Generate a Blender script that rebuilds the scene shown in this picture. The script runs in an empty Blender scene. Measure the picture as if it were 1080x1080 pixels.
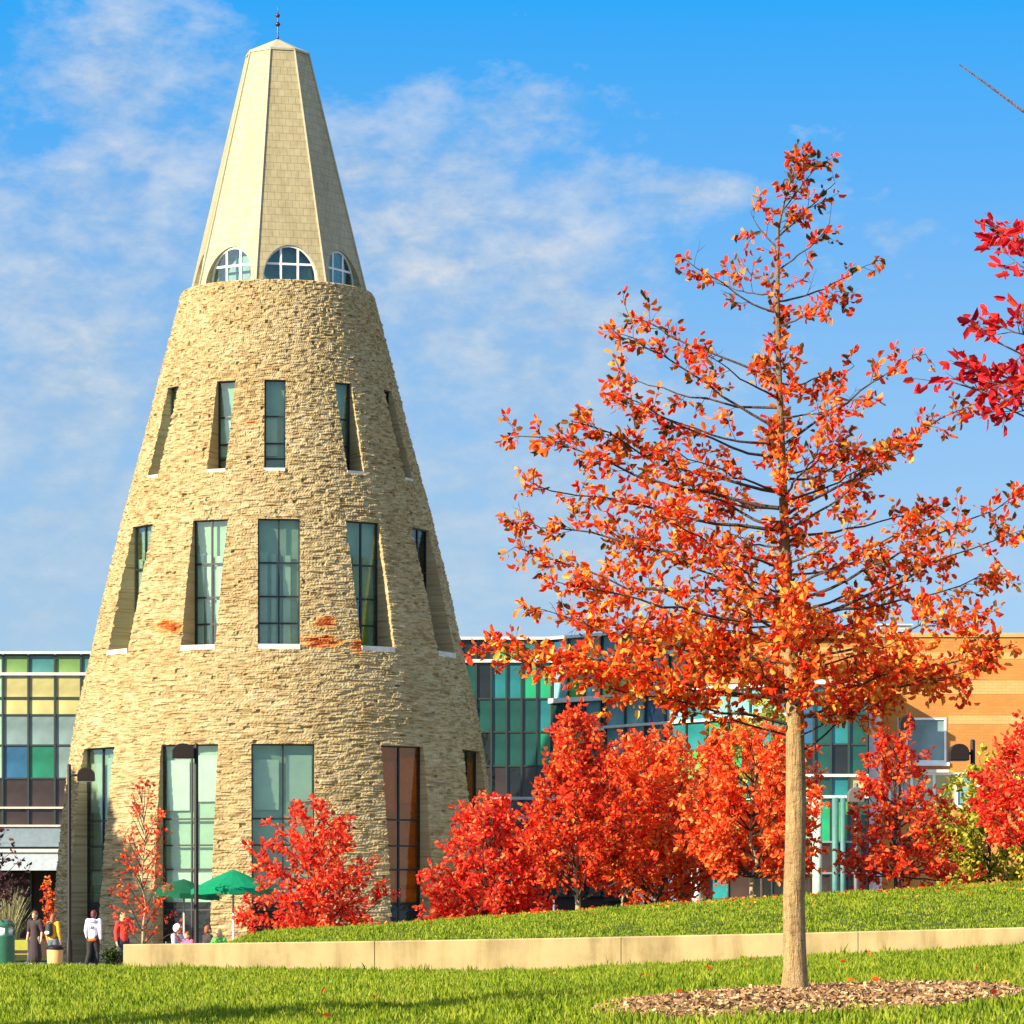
import bpy, bmesh, math, random
import numpy as np
from mathutils import Vector, Matrix

random.seed(11)
RNG = np.random.default_rng(11)
S = bpy.context.scene
COL = S.collection
R = math.radians

# ------------------------------------------------------------------ camera maths
F = 4000.0          # focal length in photo pixels (photo is 1080 wide)
HZ = 965.0          # horizon row in the photo
CAMZ = 1.6
def at(px, py, Y):
    return Vector(((px - 540.0) / F * Y, Y, CAMZ - (py - HZ) / F * Y))
def X_of(px, Y): return (px - 540.0) / F * Y
def Z_of(py, Y): return CAMZ - (py - HZ) / F * Y

# ------------------------------------------------------------------ materials
def new_mat(name):
    m = bpy.data.materials.new(name); m.use_nodes = True
    nt = m.node_tree
    b = nt.nodes['Principled BSDF']
    return m, nt, b
def ramp(nt, stops, interp='LINEAR'):
    r = nt.nodes.new('ShaderNodeValToRGB')
    r.color_ramp.interpolation = interp
    e = r.color_ramp.elements
    while len(e) < len(stops): e.new(0.5)
    for i, (p, c) in enumerate(stops):
        e[i].position = p; e[i].color = (*c, 1)
    return r
def noise(nt, scale, detail=4, rough=.55, vec=None, dist=0):
    n = nt.nodes.new('ShaderNodeTexNoise')
    n.inputs['Scale'].default_value = scale; n.inputs['Detail'].default_value = detail
    n.inputs['Roughness'].default_value = rough; n.inputs['Distortion'].default_value = dist
    if vec is not None: nt.links.new(vec, n.inputs['Vector'])
    return n
def math_n(nt, op, a, b=None, c=None, clamp=False):
    n = nt.nodes.new('ShaderNodeMath'); n.operation = op; n.use_clamp = clamp
    for i, v in enumerate((a, b, c)):
        if v is None: continue
        if isinstance(v, (int, float)): n.inputs[i].default_value = v
        else: nt.links.new(v, n.inputs[i])
    return n.outputs[0]
def mapping(nt, vec, scale=(1, 1, 1), loc=(0, 0, 0)):
    n = nt.nodes.new('ShaderNodeMapping')
    n.inputs['Scale'].default_value = scale; n.inputs['Location'].default_value = loc
    nt.links.new(vec, n.inputs['Vector']); return n.outputs[0]
def objco(nt):
    return nt.nodes.new('ShaderNodeTexCoord').outputs['Object']
def bump(nt, b, height, strength=.4, distance=.02):
    n = nt.nodes.new('ShaderNodeBump')
    n.inputs['Strength'].default_value = strength; n.inputs['Distance'].default_value = distance
    nt.links.new(height, n.inputs['Height']); nt.links.new(n.outputs[0], b.inputs['Normal']); return n
def mixc(nt, fac, a, c, mode='MIX'):
    n = nt.nodes.new('ShaderNodeMix'); n.data_type = 'RGBA'; n.blend_type = mode
    for sock, v in ((n.inputs[0], fac), (n.inputs[6], a), (n.inputs[7], c)):
        if isinstance(v, (int, float)): sock.default_value = v
        elif isinstance(v, tuple): sock.default_value = (*v, 1)
        else: nt.links.new(v, sock)
    return n.outputs[2]

def plain(name, c, rough=.6, metal=0, var=.12, scale=6, spec=.5):
    m, nt, b = new_mat(name)
    n = noise(nt, scale, 5, .6, objco(nt))
    lo = tuple(max(0, x * (1 - var)) for x in c); hi = tuple(min(1, x * (1 + var)) for x in c)
    r = ramp(nt, [(.3, lo), (.7, hi)])
    nt.links.new(n.outputs['Fac'], r.inputs[0]); nt.links.new(r.outputs[0], b.inputs['Base Color'])
    b.inputs['Roughness'].default_value = rough; b.inputs['Metallic'].default_value = metal
    b.inputs['Specular IOR Level'].default_value = spec
    return m

def glass_panel(name, c, rough=.06, spec=.5, wob=.06):
    """coloured facade glass: tinted body, sharp sky reflection, slight pane warp"""
    m, nt, b = new_mat(name)
    oc = objco(nt)
    n = noise(nt, .8, 3, .5, oc)
    r = ramp(nt, [(.3, tuple(x * .6 for x in c)), (.7, tuple(min(1, x * 1.25) for x in c))])
    nt.links.new(n.outputs['Fac'], r.inputs[0]); nt.links.new(r.outputs[0], b.inputs['Base Color'])
    b.inputs['Roughness'].default_value = rough
    b.inputs['Specular IOR Level'].default_value = spec
    n2 = noise(nt, .9, 3, .55, oc)
    bump(nt, b, n2.outputs['Fac'], wob * 2, .3)
    return m

def clear_glass(name, tint):
    m, nt, b = new_mat(name)
    nt.nodes.remove(b)
    tr = nt.nodes.new('ShaderNodeBsdfTransparent'); tr.inputs[0].default_value = (*tint, 1)
    gl = nt.nodes.new('ShaderNodeBsdfGlossy'); gl.inputs['Roughness'].default_value = .03
    fr = nt.nodes.new('ShaderNodeFresnel'); fr.inputs[0].default_value = 1.5
    f2 = math_n(nt, 'MULTIPLY_ADD', fr.outputs[0], .75, .02, clamp=True)
    mx = nt.nodes.new('ShaderNodeMixShader')
    nt.links.new(f2, mx.inputs[0]); nt.links.new(tr.outputs[0], mx.inputs[1]); nt.links.new(gl.outputs[0], mx.inputs[2])
    nt.links.new(mx.outputs[0], nt.nodes['Material Output'].inputs['Surface'])
    return m

def leaf_mat(name, stops, trans=.35, zgrad=0.0):
    m, nt, b = new_mat(name)
    g = nt.nodes.new('ShaderNodeNewGeometry')
    oc = objco(nt)
    n = noise(nt, 1.3, 3, .6, oc)
    v = math_n(nt, 'MULTIPLY_ADD', g.outputs['Random Per Island'], .95, math_n(nt, 'MULTIPLY_ADD', n.outputs['Fac'], .8, -.38), clamp=True)
    if zgrad:      # the top of the crown has turned least
        sz = nt.nodes.new('ShaderNodeSeparateXYZ'); nt.links.new(oc, sz.inputs[0])
        v = math_n(nt, 'ADD', v, math_n(nt, 'MULTIPLY', math_n(nt, 'SUBTRACT', 3.4, sz.outputs[2]), zgrad), clamp=True)
    r = ramp(nt, stops)
    nt.links.new(v, r.inputs[0])
    nt.links.new(r.outputs[0], b.inputs['Base Color'])
    b.inputs['Roughness'].default_value = .5; b.inputs['Specular IOR Level'].default_value = .12
    t = nt.nodes.new('ShaderNodeBsdfTranslucent'); nt.links.new(r.outputs[0], t.inputs[0])
    mx = nt.nodes.new('ShaderNodeMixShader'); mx.inputs[0].default_value = trans
    nt.links.new(b.outputs[0], mx.inputs[1]); nt.links.new(t.outputs[0], mx.inputs[2])
    nt.links.new(mx.outputs[0], nt.nodes['Material Output'].inputs['Surface'])
    return m

def bark_mat(name, a, c, sc=1.0, crown_shade=None):
    m, nt, b = new_mat(name)
    v = mapping(nt, objco(nt), (14 * sc, 14 * sc, 2.2 * sc))
    n = noise(nt, 2.2, 6, .65, v); n2 = noise(nt, 9, 3, .6, v)
    r = ramp(nt, [(.32, a), (.68, c)])
    nt.links.new(n.outputs['Fac'], r.inputs[0]); nt.links.new(r.outputs[0], b.inputs['Base Color'])
    n3 = noise(nt, 3.0, 5, .7, mapping(nt, objco(nt), (6 * sc, 6 * sc, 9 * sc)))
    r3 = ramp(nt, [(.34, (.52, .45, .36)), (.46, (1, 1, 1)), (.68, (1.12, 1.1, 1.0))]); nt.links.new(n3.outputs['Fac'], r3.inputs[0])
    col = mixc(nt, .8, r.outputs[0], r3.outputs[0], 'MULTIPLY')
    if crown_shade:  # leaf shade inside the crown painted into the upper trunk colour
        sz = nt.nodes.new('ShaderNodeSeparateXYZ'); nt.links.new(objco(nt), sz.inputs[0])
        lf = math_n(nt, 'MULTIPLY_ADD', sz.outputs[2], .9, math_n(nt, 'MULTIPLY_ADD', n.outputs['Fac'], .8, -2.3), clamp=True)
        col = mixc(nt, math_n(nt, 'MULTIPLY', lf, .65), col, crown_shade)
    nt.links.new(col, b.inputs['Base Color'])
    b.inputs['Roughness'].default_value = .85
    bump(nt, b, math_n(nt, 'ADD', n.outputs['Fac'], math_n(nt, 'ADD', n3.outputs['Fac'], math_n(nt, 'MULTIPLY', n2.outputs['Fac'], .5))), .9, .025)
    return m

def stone_mat():
    m, nt, b = new_mat('rough_limestone')
    oc = objco(nt)
    sep = nt.nodes.new('ShaderNodeSeparateXYZ'); nt.links.new(oc, sep.inputs[0])
    ang = math_n(nt, 'ARCTAN2', sep.outputs[0], math_n(nt, 'MULTIPLY', sep.outputs[1], -1))
    cmb = nt.nodes.new('ShaderNodeCombineXYZ')
    nt.links.new(math_n(nt, 'MULTIPLY', ang, 6.0), cmb.inputs[0]); nt.links.new(sep.outputs[2], cmb.inputs[1])
    v = cmb.outputs[0]
    n1 = noise(nt, 1.0, 5, .65, mapping(nt, v, (1.6, 8.0, 1)))
    n2 = noise(nt, 1.0, 4, .6, mapping(nt, v, (.25, .45, 1)))
    n3 = noise(nt, 1.0, 4, .65, mapping(nt, v, (2.6, 11.0, 1)))
    r1 = ramp(nt, [(.28, (0.270, 0.198, 0.101)), (.43, (0.370, 0.290, 0.151)), (.58, (0.411, 0.339, 0.196)), (.78, (0.462, 0.408, 0.276))])
    nt.links.new(n1.outputs['Fac'], r1.inputs[0])
    r2 = ramp(nt, [(.35, (.88, .83, .74)), (.65, (1.0, 1.0, 1.0))])
    nt.links.new(n2.outputs['Fac'], r2.inputs[0])
    c = mixc(nt, 1.0, r1.outputs[0], r2.outputs[0], 'MULTIPLY')
    # dark pits between the split stones
    pit = ramp(nt, [(.30, (.26, .18, .10)), (.40, (.80, .74, .64)), (.5, (1, 1, 1))])
    nt.links.new(n3.outputs['Fac'], pit.inputs[0])
    c = mixc(nt, .75, c, pit.outputs[0], 'MULTIPLY')
    ta = nt.nodes.new('ShaderNodeAttribute'); ta.attribute_name = 'stone_tone'
    tr_ = ramp(nt, [(0, (.62, .55, .47)), (.32, (.90, .87, .83)), (.5, (1, 1, 1)), (1, (1.14, 1.15, 1.18))])
    nt.links.new(math_n(nt, 'MULTIPLY_ADD', ta.outputs['Fac'], .5, .5), tr_.inputs[0])
    c = mixc(nt, .85, c, tr_.outputs[0], 'MULTIPLY')
    # rust stains where iron-rich stones weep (own shape, fixed on the wall)
    nz = noise(nt, 1.0, 4, .7, mapping(nt, v, (2.2, 7.0, 1)))
    tot = None
    for (px, pz, sx, sz) in ((-3.26, 11.08, .75, .36), (1.95, 11.17, .55, .30), (1.75, 10.55, 1.0, .30), (3.0, 10.42, .4, .36),
                             (-.52, 17.9, .34, .07), (2.5, 18.9, .3, .05)):
        dx = math_n(nt, 'DIVIDE', math_n(nt, 'SUBTRACT', sep.outputs[0], px), sx)
        dz = math_n(nt, 'DIVIDE', math_n(nt, 'SUBTRACT', sep.outputs[2], pz), sz)
        d = math_n(nt, 'ADD', math_n(nt, 'MULTIPLY', dx, dx), math_n(nt, 'MULTIPLY', dz, dz))
        w = math_n(nt, 'SUBTRACT', 1.0, d, clamp=True)
        tot = w if tot is None else math_n(nt, 'MAXIMUM', tot, w)
    front = math_n(nt, 'LESS_THAN', sep.outputs[1], 0.0)
    tot = math_n(nt, 'MULTIPLY', tot, front)
    fac = math_n(nt, 'MULTIPLY', math_n(nt, 'SUBTRACT', math_n(nt, 'ADD', math_n(nt, 'MULTIPLY', tot, .38), nz.outputs['Fac']), .62), 4.2, clamp=True)
    fac = math_n(nt, 'MULTIPLY', fac, math_n(nt, 'GREATER_THAN', tot, .01))
    rust = ramp(nt, [(.0, (.75, .42, .08)), (.45, (.72, .20, .012)), (1, (.28, .05, .01))])
    nt.links.new(fac, rust.inputs[0])
    c = mixc(nt, fac, c, rust.outputs[0])
    nt.links.new(c, b.inputs['Base Color'])
    b.inputs['Roughness'].default_value = .9; b.inputs['Specular IOR Level'].default_value = .2
    nb = noise(nt, 1.0, 5, .7, mapping(nt, v, (3.2, 13.0, 1)))
    bump(nt, b, nb.outputs['Fac'], .5, .05)
    return m

def shingle_mat():
    m, nt, b = new_mat('cream_shingles')
    uv = nt.nodes.new('ShaderNodeUVMap')
    br = nt.nodes.new('ShaderNodeTexBrick')
    nt.links.new(uv.outputs[0], br.inputs['Vector'])
    br.inputs['Scale'].default_value = 1.0; br.inputs['Brick Width'].default_value = .24; br.inputs['Row Height'].default_value = .27
    br.inputs['Mortar Size'].default_value = .014; br.inputs['Mortar Smooth'].default_value = .3
    br.inputs['Color1'].default_value = (0.358, 0.306, 0.171, 1); br.inputs['Color2'].default_value = (0.332, 0.283, 0.156, 1)
    br.inputs['Mortar'].default_value = (0.266, 0.226, 0.126, 1)
    wn = noise(nt, 1.0, 5, .65, mapping(nt, objco(nt), (1.5, 1.5, .22)))
    wr = ramp(nt, [(.32, (.74, .70, .62)), (.55, (1, 1, 1))]); nt.links.new(wn.outputs['Fac'], wr.inputs[0])
    vn = noise(nt, 3.6, 1, .5, uv.outputs[0]); vr = ramp(nt, [(.35, (.88, .87, .84)), (.65, (1.05, 1.05, 1.05))]); nt.links.new(vn.outputs['Fac'], vr.inputs[0])
    nt.links.new(mixc(nt, .8, mixc(nt, .7, br.outputs['Color'], wr.outputs[0], 'MULTIPLY'), vr.outputs[0], 'MULTIPLY'), b.inputs['Base Color'])
    b.inputs['Roughness'].default_value = .55
    # each course laps over the one below it
    sp = nt.nodes.new('ShaderNodeSeparateXYZ'); nt.links.new(uv.outputs[0], sp.inputs[0])
    fr = math_n(nt, 'FRACT', math_n(nt, 'DIVIDE', sp.outputs[1], .27))
    h = math_n(nt, 'SUBTRACT', math_n(nt, 'MULTIPLY', fr, -.6), br.outputs['Fac'])
    bump(nt, b, h, .35, .02)
    return m

def brick_mat(name, c1, c2, mort):
    m, nt, b = new_mat(name)
    oc = objco(nt)
    sp = nt.nodes.new('ShaderNodeSeparateXYZ'); nt.links.new(oc, sp.inputs[0])
    cb = nt.nodes.new('ShaderNodeCombineXYZ')
    nt.links.new(math_n(nt, 'ADD', sp.outputs[0], sp.outputs[1]), cb.inputs[0]); nt.links.new(sp.outputs[2], cb.inputs[1])
    br = nt.nodes.new('ShaderNodeTexBrick'); nt.links.new(cb.outputs[0], br.inputs['Vector'])
    br.inputs['Scale'].default_value = 1; br.inputs['Brick Width'].default_value = .30; br.inputs['Row Height'].default_value = .10
    br.inputs['Mortar Size'].default_value = .012
    br.inputs['Color1'].default_value = (*c1, 1); br.inputs['Color2'].default_value = (*c2, 1); br.inputs['Mortar'].default_value = (*mort, 1)
    n = noise(nt, .7, 5, .6, oc)
    r = ramp(nt, [(.3, (.82, .80, .76)), (.7, (1, 1, 1))]); nt.links.new(n.outputs['Fac'], r.inputs[0])
    nt.links.new(mixc(nt, 1.0, br.outputs['Color'], r.outputs[0], 'MULTIPLY'), b.inputs['Base Color'])
    b.inputs['Roughness'].default_value = .85
    bump(nt, b, math_n(nt, 'SUBTRACT', 1.0, br.outputs['Fac']), .5, .01)
    return m

def concrete_mat(name, c, sc=1.0, streak=True):
    m, nt, b = new_mat(name)
    oc = objco(nt)
    n = noise(nt, 1.2 * sc, 6, .65, oc); n2 = noise(nt, 1, 4, .6, mapping(nt, oc, (3.0 * sc, 3.0 * sc, .5 * sc))); n3 = noise(nt, 60 * sc, 2, .5, oc)
    r = ramp(nt, [(.28, tuple(x * .60 for x in c)), (.48, tuple(x * .9 for x in c)), (.62, c)]); nt.links.new(n.outputs['Fac'], r.inputs[0])
    r2 = ramp(nt, [(.34, (.62, .58, .50)), (.46, (.90, .88, .84)), (.56, (1, 1, 1))]); nt.links.new(n2.outputs['Fac'], r2.inputs[0])
    nt.links.new(mixc(nt, .8 if streak else .2, r.outputs[0], r2.outputs[0], 'MULTIPLY'), b.inputs['Base Color'])
    b.inputs['Roughness'].default_value = .88
    bump(nt, b, math_n(nt, 'ADD', n.outputs['Fac'], math_n(nt, 'MULTIPLY', n3.outputs['Fac'], .4)), .3, .02)
    return m

def ground_mat():
    m, nt, b = new_mat('lawn_soil')
    oc = objco(nt)
    n = noise(nt, .35, 5, .6, oc); n2 = noise(nt, 9, 4, .7, oc)
    r = ramp(nt, [(.3, (.045, .075, .012)), (.7, (.085, .115, .02))]); nt.links.new(n.outputs['Fac'], r.inputs[0])
    r2 = ramp(nt, [(.3, (.5, .45, .35)), (.7, (1.2, 1.2, 1.1))]); nt.links.new(n2.outputs['Fac'], r2.inputs[0])
    nt.links.new(mixc(nt, 1.0, r.outputs[0], r2.outputs[0], 'MULTIPLY'), b.inputs['Base Color'])
    b.inputs['Roughness'].default_value = .95; b.inputs['Specular IOR Level'].default_value = .1
    bump(nt, b, n2.outputs['Fac'], .8, .05)
    return m

def grass_mat():
    m, nt, b = new_mat('grass_blades')
    g = nt.nodes.new('ShaderNodeNewGeometry'); oc = objco(nt)
    n = noise(nt, 1.5, 6, .75, mapping(nt, oc, (1, .45, 1)))
    v = math_n(nt, 'MULTIPLY_ADD', g.outputs['Random Per Island'], .5, math_n(nt, 'MULTIPLY_ADD', n.outputs['Fac'], 1.5, -.5), clamp=True)
    r = ramp(nt, [(.0, (0.037, 0.074, 0.004)), (.3, (0.124, 0.202, 0.008)), (.65, (0.267, 0.336, 0.019)), (.92, (0.398, 0.383, 0.054)), (1, (0.342, 0.255, 0.067))])
    nt.links.new(v, r.inputs[0]); nt.links.new(r.outputs[0], b.inputs['Base Color'])
    b.inputs['Roughness'].default_value = .55; b.inputs['Specular IOR Level'].default_value = .15
    t = nt.nodes.new('ShaderNodeBsdfTranslucent'); nt.links.new(r.outputs[0], t.inputs[0])
    mx = nt.nodes.new('ShaderNodeMixShader'); mx.inputs[0].default_value = .35
    nt.links.new(b.outputs[0], mx.inputs[1]); nt.links.new(t.outputs[0], mx.inputs[2])
    nt.links.new(mx.outputs[0], nt.nodes['Material Output'].inputs['Surface'])
    return m

M = {}
M['stone'] = stone_mat()
M['shingle'] = shingle_mat()
M['cream_trim'] = plain('cream_metal_trim', (0.372, 0.338, 0.219), .45)
M['brick'] = brick_mat('orange_brick', (0.460, 0.181, 0.031), (0.502, 0.216, 0.042), (0.404, 0.189, 0.049))
M['brick_pale'] = brick_mat('buff_brick', (0.516, 0.307, 0.098), (0.530, 0.335, 0.119), (0.432, 0.272, 0.098))
M['concrete'] = concrete_mat('wall_concrete', (0.498, 0.377, 0.177))
M['coping'] = concrete_mat('pale_coping', (.66, .60, .48), 1, False)
M['plaza'] = concrete_mat('plaza_paving', (.33, .31, .28), .6, False)
M['ground'] = ground_mat()
M['grass'] = grass_mat()
M['white_paint'] = plain('white_paint', (.78, .78, .75), .4)
M['black_metal'] = plain('black_painted_metal', (.014, .010, .009), .5, .0, spec=.2)
M['mullion'] = plain('dark_green_mullion', (.04, .055, .05), .4, .3)
M['grey_metal'] = plain('grey_metal', (.36, .37, .38), .4, .5)
M['pale_metal'] = plain('pale_metal_band', (.62, .60, .55), .4, .1)
M['lamp_grey'] = plain('weathered_grey_metal', (.12, .105, .10), .55, .0, spec=.3)
M['fascia'] = plain('grey_blue_fascia', (.20, .26, .31), .4, .1)
M['fascia_pale'] = plain('pale_blue_fascia', (.42, .49, .55), .4, .1)
M['dark_interior'] = plain('dark_interior', (.05, .03, .028), .8)
M['blind'] = plain('pale_blind', (0.704, 0.730, 0.651), .8, var=.08, scale=2)
M['room'] = plain('room_plaster', (0.527, 0.595, 0.493), .8, var=.15, scale=1)
M['dark_frame'] = plain('dark_window_frame', (.02, .022, .024), .4, .2)
M['sill'] = concrete_mat('pale_sill', (.62, .60, .55), 2, False)
M['glass_teal'] = clear_glass('teal_window_glass', (.86, .96, .90))
M['glass_amber'] = clear_glass('amber_window_glass', (.95, .72, .40))
M['curtain_amber'] = plain('amber_curtain', (.62, .34, .05), .8)
M['curtain_olive'] = plain('olive_curtain', (.42, .36, .03), .8)
M['glass_dark'] = clear_glass('dark_window_glass', (.45, .58, .60))
for k, c in dict(pane_green=(.07, .34, .07), pane_emerald=(.018, .32, .14), pane_teal=(.02, .17, .18), pane_cream=(.42, .39, .16), pane_grey=(.17, .25, .25),
                 pane_blue=(.03, .11, .21), pane_jade=(.02, .17, .10), pane_moss=(.15, .27, .08), pane_sea=(.06, .20, .20), pane_brown=(.045, .030, .026), pane_black=(.015, .018, .018), pane_sky=(.16, .36, .37), pane_lime=(.26, .56, .11), pane_deep=(.012, .07, .055),
                 pane_mint=(.34, .55, .40)).items():
    M[k] = glass_panel(k, c)
M['umbrella'] = plain('green_canvas', (.004, .19, .085), .85, spec=.1)
M['umbrella_dark'] = plain('dark_green_canvas', (.008, .085, .04), .85, spec=.1)
M['bin_green'] = plain('green_enamel', (.02, .12, .07), .4)
M['bin_tan'] = plain('tan_aggregate', (.66, .36, .13), .8, scale=30)
M['bark'] = bark_mat('young_bark', (0.216, 0.130, 0.051), (0.448, 0.307, 0.137), crown_shade=(0.107, 0.061, 0.033))
M['bark_dark'] = bark_mat('dark_bark', (.035, .022, .018), (.11, .07, .05))
M['bark_plum'] = bark_mat('plum_twig_bark', (.10, .05, .05), (.24, .13, .13))
M['bark_pale'] = bark_mat('pale_bark', (.26, .18, .09), (.55, .42, .25))
M['skin_pale'] = plain('skin', (.55, .33, .22), .5)
M['skin_brown'] = plain('brown_skin', (.28, .15, .09), .5)
M['mulch_base'] = plain('mulch_soil', (.14, .075, .035), .95, scale=20)

def chips():
    m, nt, b = new_mat('wood_chips')
    g = nt.nodes.new('ShaderNodeNewGeometry')
    r = ramp(nt, [(0, (0.093, 0.041, 0.015)), (.5, (0.281, 0.155, 0.064)), (.85, (0.442, 0.286, 0.135)), (1, (0.578, 0.424, 0.239))])
    nt.links.new(g.outputs['Random Per Island'], r.inputs[0]); nt.links.new(r.outputs[0], b.inputs['Base Color'])
    b.inputs['Roughness'].default_value = .9
    return m
M['chips'] = chips()

M['col_mint'] = plain('pale_green_paint', (.40, .50, .38), .6)
M['col_teal'] = plain('teal_paint', (.06, .17, .16), .6)

# ------------------------------------------------------------------ mesh helpers
class MB:
    def __init__(s): s.v = []; s.f = []; s.uv = None
    def box(s, x0, x1, y0, y1, z0, z1, mtx=None):
        b = len(s.v)
        for z in (z0, z1):
            for (x, y) in ((x0, y0), (x1, y0), (x1, y1), (x0, y1)):
                p = Vector((x, y, z)); s.v.append(mtx @ p if mtx else p)
        for q in ((0, 3, 2, 1), (4, 5, 6, 7), (0, 1, 5, 4), (1, 2, 6, 5), (2, 3, 7, 6), (3, 0, 4, 7)):
            s.f.append([b + i for i in q])
        return s
    def tube(s, pts, rad, sides=8, cap=True):
        pts = [Vector(p) for p in pts]; n = len(pts)
        if not hasattr(rad, '__len__'): rad = [rad] * n
        b0 = len(s.v); ref = Vector((.31, .17, .93))
        for i in range(n):
            t = (pts[min(i + 1, n - 1)] - pts[max(i - 1, 0)])
            if t.length < 1e-9: t = Vector((0, 0, 1))
            t.normalize()
            u = t.cross(ref)
            if u.length < .1: u = t.cross(Vector((1, 0, 0)))
            u.normalize(); w = t.cross(u)
            for k in range(sides):
                a = 2 * math.pi * k / sides
                s.v.append(pts[i] + (u * math.cos(a) + w * math.sin(a)) * rad[i])
        for i in range(n - 1):
            for k in range(sides):
                a = b0 + i * sides + k; c = b0 + i * sides + (k + 1) % sides
                s.f.append([a, a + sides, c + sides, c])
        if cap:
            s.f.append([b0 + k for k in range(sides)]); e = b0 + (n - 1) * sides
            s.f.append([e + k for k in range(sides)][::-1])
        return s
    def lathe(s, prof, sides=24, c=(0, 0, 0), sx=1, sy=1, mtx=None):
        b0 = len(s.v); n = len(prof)
        for (r, z) in prof:
            for k in range(sides):
                a = 2 * math.pi * k / sides
                p = Vector((c[0] + r * math.cos(a) * sx, c[1] + r * math.sin(a) * sy, c[2] + z))
                s.v.append(mtx @ p if mtx else p)
        for i in range(n - 1):
            for k in range(sides):
                a = b0 + i * sides + k; d = b0 + i * sides + (k + 1) % sides
                s.f.append([a, d, d + sides, a + sides])
        s.f.append([b0 + k for k in range(sides)][::-1]); e = b0 + (n - 1) * sides
        s.f.append([e + k for k in range(sides)])
        return s
    def ball(s, c, r, sides=12, rings=8, sq=(1, 1, 1), mtx=None):
        prof = [(max(1e-4, r * math.sin(math.pi * i / rings)), -r * math.cos(math.pi * i / rings) * sq[2]) for i in range(rings + 1)]
        return s.lathe(prof, sides, c, sq[0], sq[1], mtx)
    def prism(s, outline, y0, y1, mtx=None):
        b = len(s.v); n = len(outline)
        for y in (y0, y1):
            for (x, z) in outline:
                p = Vector((x, y, z)); s.v.append(mtx @ p if mtx else p)
        s.f.append([b + i for i in range(n)]); s.f.append([b + n + i for i in range(n)][::-1])
        for i in range(n):
            j = (i + 1) % n
            s.f.append([b + j, b + i, b + n + i, b + n + j])
        return s
    def build(s, name, mat, parent=None, smooth=False, loc=None, bevel=0):
        me = bpy.data.meshes.new(name)
        me.from_pydata([tuple(p) for p in s.v], [], s.f); me.update()
        return link_mesh(name, me, mat, parent, smooth, loc, bevel)

def link_mesh(name, me, mat, parent=None, smooth=False, loc=None, bevel=0):
    if mat is not None: me.materials.append(mat)
    if smooth: me.polygons.foreach_set('use_smooth', [True] * len(me.polygons))
    o = bpy.data.objects.new(name, me); COL.objects.link(o)
    if parent is not None: o.parent = parent
    if loc is not None: o.location = loc
    if bevel:
        bm = o.modifiers.new('Bevel', 'BEVEL'); bm.width = bevel; bm.segments = 2; bm.limit_method = 'ANGLE'
    return o
def fix_normals(o):
    bm = bmesh.new(); bm.from_mesh(o.data); bmesh.ops.recalc_face_normals(bm, faces=bm.faces); bm.to_mesh(o.data); bm.free(); return o

def np_mesh(name, verts, faces_n, loops, mat, parent=None, smooth=False):
    """verts (N,3), uniform polygon size faces_n, loops flat"""
    me = bpy.data.meshes.new(name)
    nf = len(loops) // faces_n
    me.vertices.add(len(verts)); me.vertices.foreach_set('co', np.ascontiguousarray(verts, dtype=np.float32).ravel())
    me.loops.add(len(loops)); me.loops.foreach_set('vertex_index', np.ascontiguousarray(loops, dtype=np.int32))
    me.polygons.add(nf); me.polygons.foreach_set('loop_start', np.arange(0, nf * faces_n, faces_n, dtype=np.int32))
    me.update(calc_edges=True); me.validate()
    return link_mesh(name, me, mat, parent, smooth)

def tag(o, label=None, cat=None, group=None, kind=None):
    if label: o['label'] = label
    if cat: o['category'] = cat
    if group: o['group'] = group
    if kind: o['kind'] = kind
    return o
def thing(name, label, cat, loc=(0, 0, 0), rz=0, group=None):
    o = bpy.data.objects.new(name, None); COL.objects.link(o)
    o.location = loc; o.rotation_euler = (0, 0, rz); o.empty_display_size = .3
    return tag(o, label, cat, group)

def evaluated(o, name):
    """bake modifiers of o into a plain mesh, remove o"""
    dg = bpy.context.evaluated_depsgraph_get(); dg.update()
    me = bpy.data.meshes.new_from_object(o.evaluated_get(dg), depsgraph=dg)
    me.name = name
    bpy.data.objects.remove(o)
    return me

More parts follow.
